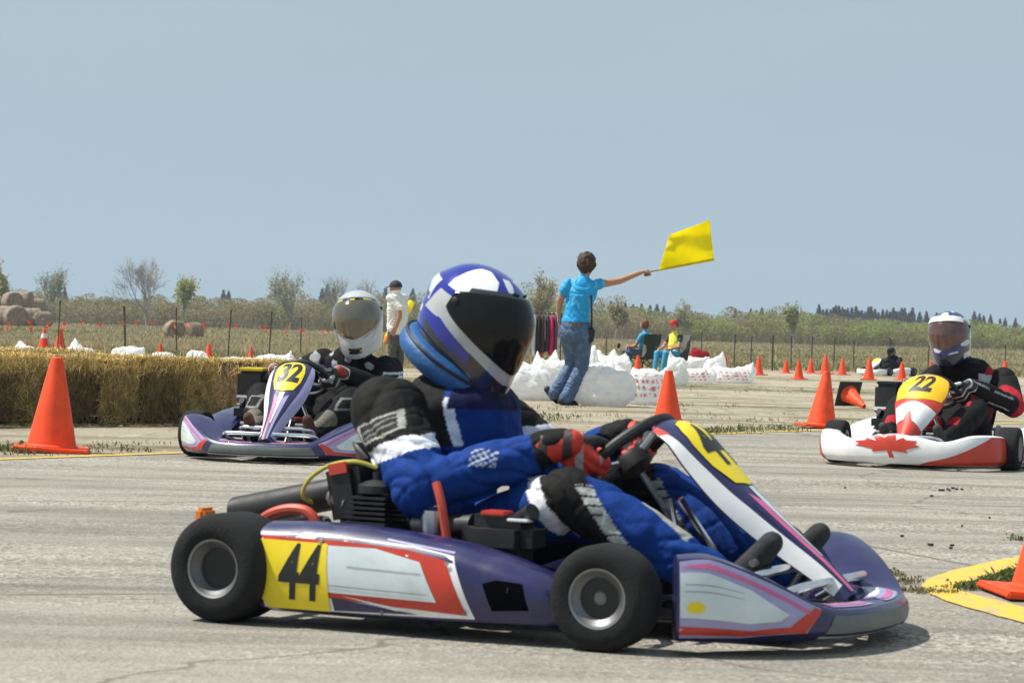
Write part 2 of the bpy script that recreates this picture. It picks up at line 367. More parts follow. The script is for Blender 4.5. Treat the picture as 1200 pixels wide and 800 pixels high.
def ground_mat():
    m = bpy.data.materials.new('field and gravel'); m.use_nodes = True; nt = m.node_tree; L = nt.links; b = nt.nodes['Principled BSDF']
    b.inputs['Roughness'].default_value = .95; b.inputs['Specular IOR Level'].default_value = .15
    tc = nd(nt, 'ShaderNodeTexCoord'); sp = nd(nt, 'ShaderNodeSeparateXYZ'); L.new(tc.outputs['Object'], sp.inputs[0])
    def nz(sc, det=6, rough=.6, scale=None):
        n = nd(nt, 'ShaderNodeTexNoise'); n.inputs['Scale'].default_value = sc; n.inputs['Detail'].default_value = det; n.inputs['Roughness'].default_value = rough
        if scale: mp = nd(nt, 'ShaderNodeMapping'); mp.inputs['Scale'].default_value = scale; L.new(tc.outputs['Object'], mp.inputs[0]); L.new(mp.outputs[0], n.inputs['Vector'])
        else: L.new(tc.outputs['Object'], n.inputs['Vector'])
        return n.outputs['Fac']
    def ramp(f, stops):
        r = nd(nt, 'ShaderNodeValToRGB'); L.new(f, r.inputs[0]); e = r.color_ramp.elements
        while len(e) < len(stops): e.new(.5)
        for x, (p, c) in zip(e, stops): x.position = p; x.color = (*c, 1)
        return r.outputs[0]
    def mix(f, a, c):
        k = nd(nt, 'ShaderNodeMix', data_type='RGBA'); L.new(f, k.inputs[0]); L.new(a, k.inputs[6]); L.new(c, k.inputs[7]); return k.outputs[2]
    def rng_(f, a, b_, c=0, d=1):
        r = nd(nt, 'ShaderNodeMapRange'); L.new(f, r.inputs[0]); r.inputs[1].default_value = a; r.inputs[2].default_value = b_; r.inputs[3].default_value = c; r.inputs[4].default_value = d; return r.outputs[0]
    def mth(op, a, c):
        k = nd(nt, 'ShaderNodeMath', operation=op)
        for i, x in enumerate((a, c)):
            if isinstance(x, (int, float)): k.inputs[i].default_value = x
            else: L.new(x, k.inputs[i])
        return k.outputs[0]
    grav = ramp(nz(70, 8, .75), [(.25, (.19, .15, .10)), (.45, (.40, .345, .25)), (.62, (.52, .465, .36)), (.8, (.66, .61, .50))])
    soil = ramp(nz(9, 8, .7), [(.3, (.13, .105, .06)), (.6, (.27, .225, .15))])
    g1 = mix(rng_(nz(.55, 7, .65, (.6, 1.5, 1)), .5, .64), grav, soil)
    weed = ramp(nz(40, 6, .7), [(.3, (.045, .06, .018)), (.7, (.15, .155, .05))])
    g2 = mix(mth('MULTIPLY', rng_(nz(.38, 8, .72, (.35, 1.4, 1)), .54, .62), .8), g1, weed)
    g2 = g2
    dry = ramp(nz(3, 9, .7, (1, 1, 1)), [(.3, (.19, .155, .09)), (.5, (.28, .23, .14)), (.75, (.37, .31, .20))])
    grn = ramp(nz(2.2, 9, .7), [(.3, (.10, .115, .04)), (.7, (.20, .20, .085))])
    f1 = mix(rng_(nz(.035, 6, .6, (.25, 1.6, 1)), .5, .6), dry, grn)
    yj = mth('ADD', sp.outputs['Y'], mth('MULTIPLY', nz(.25, 5), 9))
    spk = nz(1, 7, .8, (7, .9, 1)); g2 = mix(mth('MULTIPLY', rng_(spk, .53, .66), .85), g2, soil)
    spk2 = nz(1, 6, .8, (5, 1.1, 3)); g2 = mix(mth('MULTIPLY', rng_(spk2, .56, .68), .75), g2, ramp(nz(60, 5), [(.3, (.50, .47, .40)), (.7, (.68, .65, .57))]))
    for yc, wd_ in ((38.5, 1.6), (50.5, 4.5)):
        dst = mth('ABSOLUTE', mth('SUBTRACT', mth('ADD', sp.outputs['Y'], mth('MULTIPLY', nz(.5, 5), 3)), yc + 1.5), 0)
        g2 = mix(mth('MULTIPLY', mth('MULTIPLY', rng_(dst, wd_ * .5, wd_, 1, 0), rng_(nz(1, 7, .8, (2.5, .8, 1)), .40, .56)), .85), g2, weed if wd_ < 3 else mix(rng_(nz(2, 5), .4, .6), weed, dry))
    c = mix(rng_(mth('SUBTRACT', yj, mth('MULTIPLY', rng_(sp.outputs['X'], -1, 4), 16)), 58, 64), g2, f1)
    L.new(c, b.inputs['Base Color'])
    bp = nd(nt, 'ShaderNodeBump'); bp.inputs['Strength'].default_value = .8; bp.inputs['Distance'].default_value = .03; L.new(nz(45, 8, .75), bp.inputs['Height']); L.new(bp.outputs[0], b.inputs['Normal'])
    return m
def track_mat():
    m = bpy.data.materials.new('worn concrete'); m.use_nodes = True; nt = m.node_tree; L = nt.links; b = nt.nodes['Principled BSDF']
    b.inputs['Roughness'].default_value = .85; b.inputs['Specular IOR Level'].default_value = .3
    tc = nd(nt, 'ShaderNodeTexCoord')
    def vec(scale, rz=0):
        mp = nd(nt, 'ShaderNodeMapping'); mp.inputs['Scale'].default_value = scale; mp.inputs['Rotation'].default_value = (0, 0, rz); L.new(tc.outputs['Object'], mp.inputs[0]); return mp.outputs[0]
    def nz(sc, det=6, rough=.6, scale=(1, 1, 1), rz=0):
        n = nd(nt, 'ShaderNodeTexNoise'); n.inputs['Scale'].default_value = sc; n.inputs['Detail'].default_value = det; n.inputs['Roughness'].default_value = rough; L.new(vec(scale, rz), n.inputs['Vector']); return n.outputs['Fac']
    def rng_(f, a, b_, c=0, d=1):
        r = nd(nt, 'ShaderNodeMapRange'); L.new(f, r.inputs[0]); r.inputs[1].default_value = a; r.inputs[2].default_value = b_; r.inputs[3].default_value = c; r.inputs[4].default_value = d; return r.outputs[0]
    def mul(a, f):
        k = nd(nt, 'ShaderNodeVectorMath', operation='SCALE'); L.new(a, k.inputs[0]); L.new(f, k.inputs['Scale']); return k.outputs[0]
    def mix(f, a, c):
        k = nd(nt, 'ShaderNodeMix', data_type='RGBA'); L.new(f, k.inputs[0]); L.new(a, k.inputs[6])
        if isinstance(c, tuple): k.inputs[7].default_value = (*c, 1)
        else: L.new(c, k.inputs[7])
        return k.outputs[2]
    r = nd(nt, 'ShaderNodeValToRGB'); L.new(nz(1.1, 9, .68, (.5, 1, 1), R(20)), r.inputs[0]); e = r.color_ramp.elements
    e[0].position = .3; e[0].color = (.175, .163, .138, 1); e[1].position = .72; e[1].color = (.39, .362, .305, 1)
    # exposed aggregate
    v = nd(nt, 'ShaderNodeTexVoronoi'); v.inputs['Scale'].default_value = 75; L.new(vec((1, 1, 1)), v.inputs['Vector'])
    ag = nd(nt, 'ShaderNodeValToRGB'); L.new(v.outputs['Color'], ag.inputs[0]); e = ag.color_ramp.elements
    e[0].position = .1; e[0].color = (.085, .072, .055, 1); e[1].position = .85; e[1].color = (.62, .575, .485, 1); x = e.new(.5); x.color = (.30, .275, .23, 1)
    c = mix(rng_(nz(.8, 8, .7, (.35, 1, 1), R(15)), .45, .68, .15, 1), r.outputs[0], ag.outputs[0])
    # rubber laid down along the racing line, cracks and slab joints
    c = mul(c, rng_(nz(2.6, 6, .65, (.13, 1, 1), R(-14)), .43, .70, 1.05, .60))
    c = mul(c, rng_(nz(3.1, 5, .6, (.08, 1.3, 1), R(24)), .56, .76, 1.0, .78))
    vc = nd(nt, 'ShaderNodeTexVoronoi', feature='DISTANCE_TO_EDGE'); vc.inputs['Scale'].default_value = .42
    wv = nd(nt, 'ShaderNodeTexNoise'); wv.inputs['Scale'].default_value = 2.2; wv.inputs['Detail'].default_value = 7; L.new(tc.outputs['Object'], wv.inputs['Vector'])
    ad = nd(nt, 'ShaderNodeVectorMath', operation='MULTIPLY_ADD'); L.new(wv.outputs['Color'], ad.inputs[0]); ad.inputs[1].default_value = (.5, .5, 0); L.new(vec((1, 1, 1), R(31)), ad.inputs[2])
    L.new(ad.outputs[0], vc.inputs['Vector'])
    c = mix(rng_(vc.outputs['Distance'], .0012, .006, .55, 0), c, (.09, .075, .055))
    sx = nd(nt, 'ShaderNodeSeparateXYZ'); L.new(vec((1, 1, 1), R(-19)), sx.inputs[0])
    for o_, sc in (('X', 4.6), ('Y', 3.8)):
        md = nd(nt, 'ShaderNodeMath', operation='PINGPONG'); L.new(sx.outputs[o_], md.inputs[0]); md.inputs[1].default_value = sc / 2
        c = mix(rng_(md.outputs[0], .004, .022, .85, 0), c, (.10, .085, .06))
    c = mul(c, rng_(nz(160, 3, .6), .3, .7, .82, 1.16))
    L.new(c, b.inputs['Base Color'])
    bp = nd(nt, 'ShaderNodeBump'); bp.inputs['Strength'].default_value = .7; bp.inputs['Distance'].default_value = .006; L.new(v.outputs['Distance'], bp.inputs['Height'])
    bp2 = nd(nt, 'ShaderNodeBump'); bp2.inputs['Strength'].default_value = .5; bp2.inputs['Distance'].default_value = .012; L.new(nz(28, 8, .7), bp2.inputs['Height']); L.new(bp.outputs[0], bp2.inputs['Normal']); L.new(bp2.outputs[0], b.inputs['Normal'])
    return m
def line_mat():
    m = bpy.data.materials.new('worn yellow road paint'); m.use_nodes = True; nt = m.node_tree; L = nt.links; b = nt.nodes['Principled BSDF']; b.inputs['Roughness'].default_value = .7
    tc = nd(nt, 'ShaderNodeTexCoord'); n = nd(nt, 'ShaderNodeTexNoise'); n.inputs['Scale'].default_value = 14; n.inputs['Detail'].default_value = 9; n.inputs['Roughness'].default_value = .75; L.new(tc.outputs['Object'], n.inputs['Vector'])
    r = nd(nt, 'ShaderNodeValToRGB'); L.new(n.outputs['Fac'], r.inputs[0]); e = r.color_ramp.elements
    e[0].position = .38; e[0].color = (.36, .32, .22, 1); e[1].position = .52; e[1].color = (.72, .46, .035, 1); L.new(r.outputs[0], b.inputs['Base Color'])
    bp = nd(nt, 'ShaderNodeBump'); bp.inputs['Strength'].default_value = .5; bp.inputs['Distance'].default_value = .004; L.new(n.outputs['Fac'], bp.inputs['Height']); L.new(bp.outputs[0], b.inputs['Normal'])
    return m
ys = [-30, -10, 0, 10, 20, 30, 40, 46, 48, 49, 50, 51, 52, 53, 54, 55, 56, 57, 58, 60, 70, 90, 120, 160, 220, 300, 420, 600, 850, 1150, 1500]
xs = [-700, -400, -200, -100, -50, -25, -10, 0, 10, 25, 50, 100, 200, 400, 700]
g = MB(); W = len(xs)
g.add([(x, y, gz(y) - .004) for y in ys for x in xs], [(j * W + i, j * W + i + 1, (j + 1) * W + i + 1, (j + 1) * W + i) for j in range(len(ys) - 1) for i in range(W - 1)], ground_mat())
tag(g.build('ground'), kind='structure')
# the concrete pad the karts race on ends at the yellow line
A, B = G(0, 537), G(950, 503.5); dl = (B - A).normalized(); nl = V((-dl.y, dl.x, 0))
A2, B2 = A - dl * 40, B + dl * 60
t = MB(); t.add([A2, B2, V((B2.x, -25, 0)), V((A2.x, -25, 0))], [(0, 1, 2, 3)], track_mat()); tag(t.build('track', smooth_=False), kind='structure')
t = MB(); m_line = line_mat(); up = V((0, 0, .004)); N = 60
lv = []; 
for i in range(N + 1):
    p = A2.lerp(B2, i / N); j = .02 * noise.noise(V((i * .7, 0, 0)))
    lv += [p - nl * (.13 + j) + up, p - nl * (.03 - j) + up]
t.add(lv, [(2 * i, 2 * i + 2, 2 * i + 3, 2 * i + 1) for i in range(N)], m_line); tag(t.build('yellow_line', smooth_=False), kind='structure')
t = MB()
oc = smooth([G(*p) for p in ((1330, 622), (1230, 645), (1150, 661), (1098, 675), (1081, 687), (1100, 701), (1150, 717), (1230, 739), (1330, 768))], 7)
ic = smooth([G(*p) for p in ((1330, 644), (1230, 664), (1165, 676), (1134, 682.5), (1121, 688), (1130, 694), (1168, 704), (1230, 720), (1330, 747))], 7)
n_ = len(oc); wob = lambda p, i: p + up + V((.008 * noise.noise(p * 9), .02 * noise.noise(p * 7 + V((3, 0, 0))), 0))
t.add([wob(p, i) for i, p in enumerate(oc)] + [wob(p, i) for i, p in enumerate(ic)], [(i, i + 1, n_ + i + 1, n_ + i) for i in range(n_ - 1)], m_line)
tag(t.build('yellow_chevron', smooth_=False), kind='structure')

# ------------------------------------------------------------------ weeds, field grass (nobody could count them)
class Leaf:
    def __init__(s): s.v = []; s.f = []; s.c = []
    def blade(s, p, d, L_, w, c, bend=.4, lean=None):
        a = random.random() * 6.283; side = V((math.cos(a), math.sin(a), 0)) * w; o = len(s.v)
        q = p + d * L_ * .55; r_ = p + d * L_ + V((d.x, d.y, 0)) * bend * L_ - V((0, 0, bend * L_ * .3))
        s.v += [tuple(p - side), tuple(p + side), tuple(q + side * .8), tuple(q - side * .8), tuple(r_)]
        s.f += [(o, o + 1, o + 2, o + 3), (o + 3, o + 2, o + 4)]; s.c += [c] * 5
    def card(s, p, n, sz, c, asp=.6):
        a = n.orthogonal().normalized(); b = n.cross(a); k = random.random() * 6.283
        a, b = a * math.cos(k) + b * math.sin(k), b * math.cos(k) - a * math.sin(k); o = len(s.v); a = a * sz; b = b * sz * asp
        s.v += [tuple(p - a), tuple(p - b), tuple(p + a), tuple(p + b)]; s.f.append((o, o + 1, o + 2, o + 3)); s.c += [c] * 4
    def build(s, name, mat, parent=None):
        me = bpy.data.meshes.new(name); me.from_pydata(s.v, [], s.f); me.materials.append(mat)
        a = me.color_attributes.new('Col', 'FLOAT_COLOR', 'POINT'); c = np.ones((len(s.v), 4), np.float32); c[:, :3] = np.array(s.c); a.data.foreach_set('color', c.ravel())
        return link(name, me, parent)
def rv(): return V((random.gauss(0, 1), random.gauss(0, 1), random.gauss(0, 1))).normalized()
def jit(c, k=.3): f = 1 + random.uniform(-k, k); return (c[0] * f, c[1] * f * random.uniform(.92, 1.08), c[2] * f)
def tuft(lf, p, h, n, spread, green=.8, leafy=0.):
    for _ in range(n):
        q = p + V((random.gauss(0, spread), random.gauss(0, spread), 0)); d = V((random.gauss(0, .45), random.gauss(0, .45), 1)).normalized()
        c = jit((.085, .115, .03) if random.random() < green else (.33, .27, .14), .35)
        lf.blade(q, d, h * random.uniform(.4, 1.1), h * .035 + .002, c)
        if random.random() < leafy: lf.card(q + d * h * random.uniform(.2, .8), rv(), h * .22, jit((.09, .14, .03), .35))
wd = Leaf(); random.seed(11)
for _ in range(300):                                   # along the broken edge of the concrete
    u = random.uniform(-8, 13); p = A + dl * u + nl * abs(random.gauss(0.05, .28)); k = noise.noise(V((u * .8, 3, 0)))
    if k > -.12: tuft(wd, V((p.x, p.y, 0)), random.uniform(.015, .05), 8, .06, .6, .3)
for (px, py, n, h) in ((15, 528, 40, .09), (110, 526, 14, .06), (145, 520, 10, .05), (590, 487, 16, .08), (632, 490, 18, .1), (660, 488, 10, .07), (835, 506, 40, .08), (880, 505, 26, .1), (925, 503, 20, .08), (640, 478, 12, .07), (800, 474, 14, .08), (560, 496, 16, .08)):
    for _ in range(n): p = G(px + random.gauss(0, 16), py + random.gauss(0, 1.6)); tuft(wd, p, h * random.uniform(.3, .75), 8, .06, .65, .3)
for _ in range(1500):                                  # clumps on the rough ground
    y = random.uniform(20, 50); x = random.uniform(-.24, .27) * y; p = V((x, y, gz(y)))
    if (p - A).dot(nl) > .3 and noise.noise(V((x * .22, y * .75, 1))) > .12: tuft(wd, p, random.uniform(.02, .06), 9, .11, .45, .2)
for (px, py, n, h) in ((1072, 692, 12, .018), (1090, 694, 12, .018), (1108, 694, 12, .02), (1128, 690, 12, .03), (1144, 688, 14, .04), (1160, 686, 16, .048), (1178, 683, 16, .055), (1196, 680, 16, .065), (1048, 674, 6, .035), (1060, 682, 6, .03), (1196, 633, 5, .03), (1215, 676, 12, .08)):
    for _ in range(n): p = G(px + random.gauss(0, 8), py + random.gauss(0, 1.3)); tuft(wd, p, h * random.uniform(.5, 1.2), 9, .02, .8 if px > 1125 else .3, .6)
tag(wd.build('weeds', m_leaf), kind='stuff')
fg = Leaf(); random.seed(5)
for _ in range(50000):
    y = 56 * (330 / 56) ** random.random(); x = random.uniform(-.33, .33) * y; p = V((x, y, gz(y)))
    if y < 57 + 17 * min(1, max(0, (x + 1) / 5)) + 2.5 * noise.noise(V((x * .3, 4, 0))): continue
    k = noise.noise(V((x * .05, y * .11, 2))) + .5 * noise.noise(V((x * .2, y * .3, 9))); h = (.15 + .17 * max(0, k)) * (1 if y > 66 else .6)
    gr = k < -.02
    for _ in range(3):
        c = jit((.20, .205, .085), .2) if (gr and random.random() < .75) else jit((.39, .325, .195), .2)
        q = p + V((random.gauss(0, .3), random.gauss(0, .3), 0)); d = V((random.gauss(0, .28), random.gauss(0, .28), 1)).normalized()
        fg.blade(q, d, h * random.uniform(.5, 1.3), .008 + y * .00012, c, .3)
tag(fg.build('field_grass', m_leaf), kind='stuff')
db = MB(); random.seed(3)                              # bits of rubber and dirt thrown on the concrete
m_bits = M('rubber crumbs', (.03, .028, .025), .9)
pts = [G(1112 + random.gauss(0, 8), 574 + random.gauss(0, 1.2)) for _ in range(7)] + [G(random.uniform(900, 1200), random.uniform(570, 650)) for _ in range(9)]
for p in pts: db.box(p + V((0, 0, .006)), (random.uniform(.008, .024), random.uniform(.008, .018), .008), m_bits, Euler((0, 0, random.random() * 6)), .3)
tag(db.build('rubber_crumbs'), kind='stuff')

# ------------------------------------------------------------------ karts
def Ry(a): return Matrix.Rotation(a, 4, 'Y')
MY = Matrix.Rotation(R(90), 4, 'X')                    # lathe axis z -> -y
def wheel(parent, x, y, r, w_, steer=0, rimr=.073, front=False):
    s = -1 if y < 0 else 1
    mt = MY if s < 0 else Matrix.Rotation(R(-90), 4, 'X')
    h = w_ / 2
    rim = MB()
    rim.lathe([(rimr - .024, -h * .9), (rimr - .022, h * .62), (rimr - .019, h * .70), (rimr - .006, h * .84), (rimr - .003, h * .93), (rimr + .003, h * .96), (rimr + .004, h * .88), (rimr, h * .8), (rimr, -h * .9)], m_rim, mt, 44, True)
    rim.lathe([(rimr - .0225, h * .60), (rimr - .025, -h * .35), (rimr - .029, -h * .45), (.03, -h * .45)], m_blkm, mt, 44)
    rim.lathe([(.034, -h * .5), (.032, h * .1), (.026, h * .2), (.016, h * .24), (.016, h * (.62 if front else .2)), (.011, h * (.66 if front else .22)), (0.0001, h * (.66 if front else .22))], m_dull, mt, 18)
    for k in range(3):
        a = k * 2.094; c = mt @ V((.047 * math.cos(a), .047 * math.sin(a), -h * .2)); e = mt.to_3x3() @ V((0, 0, 1))
        rim.tube([c, c + e * .018], .008, m_dull, 6)
        if front: rim.tube([mt @ V((.02 * math.cos(a + .5), .02 * math.sin(a + .5), h * .16)), mt @ V(((rimr - .024) * math.cos(a + .5), (rimr - .024) * math.sin(a + .5), h * .05))], .009, m_dull, 8)
    o = rim.build('wheel', parent); o.location = (x, y, r); o.rotation_euler = (0, 0, R(steer))
    ty = MB(); q = .62
    pr = [(rimr + .001, -h * .86), (rimr + .006, -h * .97), (rimr + .022, -h * 1.02), (r * .80, -h * 1.0), (r * .92, -h * .93), (r * .975, -h * .8), (r, -h * q), (r, 0), (r, h * q), (r * .975, h * .8), (r * .92, h * .93), (r * .80, h * 1.0), (rimr + .022, h * 1.02), (rimr + .006, h * .97), (rimr + .001, h * .86)]
    ty.lathe(pr, m_rub, mt, 56, True); ty.build('tyre', o, 40)
    return o
FA = dict(plan=[(.715, .565, .234, .09), (.795, .52, .234, .13), (.905, .425, .184, .15), (1.0, .30, .118, .13), (1.045, .155, .106, .11), (1.055, 0, .106, .10)], zb=.036)
FB = dict(plan=[(.62, .56, .195, .07), (.80, .55, .205, .08), (.94, .46, .20, .09), (1.025, .31, .162, .10), (1.06, .15, .185, .12), (1.075, 0, .20, .13)], zb=.03)
def fair(fa):
    kn = [(x, -y, z, i) for x, y, z, i in fa['plan']] + [(x, y, z, i) for x, y, z, i in fa['plan'][-2::-1]]
    def f(u, v):                                       # u -1..1 (kart right..left), v 0..1 outer face, 1..2 top
        t = (u + 1) / 2; x, y, z, ins = interp(kn, t); a = interp(kn, t - .004); b = interp(kn, t + .004)
        n = V((-(b[1] - a[1]), b[0] - a[0], 0)).normalized(); n = n if n.dot(V((1, 0, 0))) > -.2 else -n
        n = V((abs(n.x), n.y if n.y * y >= 0 else -n.y, 0)); zb = fa['zb']
        if v <= 1:
            o = .012 * math.sin(max(v, 0) * math.pi) - .022 * max(0, v - .8) / .2 * max(0, v - .8) - (.02 * (1 - v / .15) if v < .15 else 0)
            return V((x, y, zb + (z - zb) * v)) + n * o
        k = v - 1
        return V((x, y, z)) - n * (.0045 + ins * k) + V((0, 0, .014 * math.sin(min(1, k * 1.2) * math.pi * .6) - .02 * k * k))
    return f
NAS = [(.405, .545, .075, .02), (.455, .548, .112, .035), (.53, .525, .138, .05), (.60, .462, .142, .06), (.68, .385, .128, .066), (.76, .315, .098, .066), (.83, .257, .074, .06), (.90, .20, .06, .05), (.975, .13, .046, .036)]
NAB = [(.43, .555, .10, .02), (.48, .55, .15, .04), (.56, .505, .172, .055), (.63, .44, .168, .065), (.69, .385, .15, .07), (.75, .325, .118, .072), (.81, .265, .086, .066), (.87, .205, .066, .06), (.915, .15, .055, .045)]
def nassau(kn):
    def f(u, s):
        x, z, w_, d = interp(kn, s); a = interp(kn, s - .01); b = interp(kn, s + .01)
        tn = V((b[0] - a[0], 0, b[1] - a[1])).normalized(); n = V((-tn.z, 0, tn.x)); n = n if n.x + n.z > 0 else -n
        return V((x, u * w_ * (1 - .06 * u * u), z)) - n * d * abs(u) ** 2.3
    return f
PODK = [(-.425, .250, .046, .635), (-.30, .257, .044, .642), (-.17, .256, .044, .645), (0, .243, .045, .645), (.14, .226, .047, .642), (.26, .198, .05, .63), (.36, .165, .052, .612), (.415, .125, .055, .59)]
def pod(side):
    def yo(x, z):
        zt, zb, ym = interp([k[1:] for k in PODK], (x + .425) / .84) if False else podi(x)
        zc = (zt + zb) / 2; h = (zt - zb) / 2; q = (z - zc) / max(h, .01)
        return side * (ym - .018 * q * q - (.02 * max(0, q - .75) / .25))
    return lambda x, z: V((x, yo(x, z), z))
def podi(x):
    K = PODK; i = 0
    while i < len(K) - 2 and x > K[i + 1][0]: i += 1
    f = min(1, max(0, (x - K[i][0]) / (K[i + 1][0] - K[i][0]))); f = f
    return [K[i][j] + (K[i + 1][j] - K[i][j]) * f for j in (1, 2, 3)]
def make_kart(name, label, loc, yaw, sc):
    k = thing(name, label, 'go-kart', loc, yaw, sc.get('group')); st = sc.get('steer', 4); body_m = sc['body']; top_m = sc.get('top', body_m)
    for s in (-1, 1):
        wheel(k, -.525, s * .585, .14, .195); wheel(k, .525, s * .555, .130, .132, st, .071, True)
    fr = MB()                                          # chassis rails
    for s in (-1, 1):
        fr.tube([(-.72, s * .30, .075), (-.3, s * .31, .07), (.1, s * .30, .06), (.4, s * .26, .06), (.62, s * .22, .065), (.86, s * .20, .07)], .0155, m_blkm)
        fr.tube([(.50, s * .24, .06), (.53, s * .34, .10), (.525, s * .46, .125)], .014, m_blkm)
        fr.tube([(.15, s * .30, .06), (.12, s * .45, .07), (.12, s * .57, .08), (-.3, s * .57, .08), (-.3, s * .31, .07)], .012, m_blkm)
    for x in (-.70, -.25, .2, .62): fr.tube([(x, -.30, .068), (x, .30, .068)], .014, m_blkm)
    fr.build('frame', k)
    tr = MB(); tr.box((.48, 0, .045), (.80, .44, .006), m_dull, None, 0); tr.build('floor_tray', k)
    ax = MB(); ax.tube([(-.525, -.56, .14), (-.525, .56, .14)], .022, m_sil, 14); ax.lathe([(.095, -.004), (.095, .004), (.03, .004), (.03, -.004)], m_dull, Matrix.Translation((-.525, .14, .14)) @ MY, 36, True)
    ax.lathe([(.085, -.003), (.085, .003), (.03, .003), (.03, -.003)], m_sil, Matrix.Translation((-.525, -.30, .14)) @ MY, 36, True); ax.build('rear_axle', k)
    se = MB(); SP = [(.06, .07), (-.08, .045), (-.22, .055), (-.32, .13), (-.39, .26), (-.43, .38), (-.45, .45)]
    def seat(u, s):
        x, z = interp(SP, s); wd_ = interp([(.17,), (.2,), (.205,), (.205,), (.2,), (.18,), (.14,)], s)[0]; sd = interp([(.05,), (.10,), (.16,), (.17,), (.14,), (.09,), (.03,)], s)[0]
        a = interp(SP, s - .02); b = interp(SP, s + .02); n = V((b[1] - a[1], 0, -(b[0] - a[0]))).normalized()
        return V((x, u * wd_, z)) + n * sd * abs(u) ** 3
    se.grid(seat, 20, 20, m_blk, -1, 1, 0, 1, .008); se.build('seat', k, 60)
    sw = MB(); c = V((.325, 0, .455)); upd = V((.75, 0, .66)); nw = V((-.66, 0, .75)); rr = .148
    ring = [c + V((0, 1, 0)) * rr * math.cos(a) + upd * rr * .97 * math.sin(a) for a in [2 * math.pi * i / 28 for i in range(29)]]
    sw.tube(ring, .0155, m_blk, 10, 2)
    for a in (R(90), R(210), R(330)): sw.tube([c - nw * .03, c + (V((0, 1, 0)) * math.cos(a) + upd * math.sin(a)) * rr], .011, m_sil, 8, 1)
    sw.lathe([(.001, .012), (.045, .012), (.05, 0), (.05, -.03), (.02, -.05)], m_blk, Matrix.Translation(c - nw * .02) @ nw.to_track_quat('Z', 'Y').to_matrix().to_4x4(), 24); sw.build('steering_wheel', k)
    sc_ = MB(); sc_.tube([c - nw * .04, (.42, 0, .34), (.60, 0, .10)], .0105, m_chr, 10, 1)
    for s in (-1, 1):
        sc_.tube([(.60, 0, .10), (.50, s * .44, .11)], .007, m_sil, 8); sc_.tube([(.60, s * .20, .07), (.47, s * .035, .34)], .010, m_chr, 8)
    sc_.build('steering_column', k)
    tk = MB(); tk.box((.38, 0, .13), (.26, .17, .17), sc.get('tank', m_blk), None, .22); tk.lathe([(.03, 0), (.03, .02), (.001, .022)], m_rhose, Matrix.Translation((.42, 0, .215)), 20); tk.build('fuel_tank', k)
    for s in (-1, 1):
        pd = MB(); pd.tube([(.70, s * .16, .07), (.76, s * .16, .15), (.77, s * .16, .21)], .008, m_sil, 8); pd.tube([(.77, s * .11, .205), (.77, s * .21, .205)], .010, m_dull, 8); pd.build('pedal', k)
    eng = MB(); ey = -.345                             # engine on the kart's right
    eng.box((-.20, ey, .12), (.24, .17, .13), m_dull); eng.box((-.24, ey, .22), (.15, .15, .08), m_blkm)
    for i in range(6): eng.box((-.235, ey, .258 + i * .013), (.125 - .004 * i, .125 - .004 * i, .007), m_blkm, None, .2)
    eng.box((-.325, ey + .05, .33), (.10, .15, .17), m_blk, Euler((0, R(-12), 0)), .2); eng.box((-.338, ey - .028, .395), (.055, .006, .03), m_red, Euler((0, R(-12), 0)), .2)
    eng.lathe([(.05, 0), (.05, .02), (.03, .03), (.012, .035), (.012, .055), (.001, .056)], m_blkm, Matrix.Translation((-.235, ey, .335)), 20)
    eng.lathe([(.055, 0), (.055, .025), (.048, .03), (.001, .03)], m_dull, Matrix.Translation((-.2, ey - .085, .12)) @ MY, 24)
    eng.tube([(-.12, ey, .26), (-.05, ey, .265)], .024, m_dull, 14); eng.lathe([(.03, -.03), (.034, 0), (.034, .05), (.02, .06), (.02, .085), (.001, .086)], m_sil, Matrix.Translation((-.06, ey - .01, .25)), 18)
    eng.lathe([(.018, 0), (.018, .02), (.001, .021)], m_yel, Matrix.Translation((-.075, ey - .02, .335)), 12)
    for i in range(5): eng.tube([(-.14 + i * .03, ey - .09, .16 + .01 * (i % 2)), (-.14 + i * .03, ey - .11, .165)], .006, m_sil, 6)
    e_o = eng.build('engine', k)
    ab = MB(); ab.box((.155, ey - .03, .245), (.20, .15, .115), m_blk, None, .3); ab.tube([(.06, ey - .01, .265), (-.02, ey, .262)], .032, m_blk, 14); ab.tube([(.20, ey - .03, .29), (.245, ey - .05, .315)], .022, m_blk, 12)
    ab.box((.145, ey - .05, .306), (.07, .06, .012), m_red, None, .3); ab.box((.215, ey - .06, .292), (.06, .04, .008), m_wht, None, .3); ab.build('air_box', k)
    if sc.get('tall'):
        tb = MB(); tb.box((.02, ey - .05, .385), (.17, .17, .20), m_blk, None, .12); tb.box((.02, ey - .05, .492), (.15, .15, .02), sc['tall'], None, .3); tb.tube([(.11, ey - .125, .33), (.11, ey + .02, .33)], .012, m_sil, 8); tb.build('intake_box', k)
    sp = MB(); sp.tube([(-.235, ey, .40), (-.29, ey - .02, .415), (-.37, ey - .02, .40), (-.43, ey - .02, .36), (-.445, ey - .02, .315), (-.42, ey + .03, .292), (-.36, ey + .03, .29)], .006, m_ycab, 8, 5); sp.build('spark_lead', k)
    ex = MB(); ex.tube([(-.31, ey, .30), (-.40, ey + .04, .325)], .030, m_dull, 12); ex.tube([(-.38, -.30, .325), (-.70, -.285, .255)], .043, m_blkm, 22)
    ex.lathe([(.030, 0), (.030, .004), (.041, .005), (.043, -.01)], m_blkm, Matrix.Translation((-.70, -.285, .255)) @ V((-.97, 0, -.21)).to_track_quat('Z', 'Y').to_matrix().to_4x4(), 22); ex.build('exhaust', k)
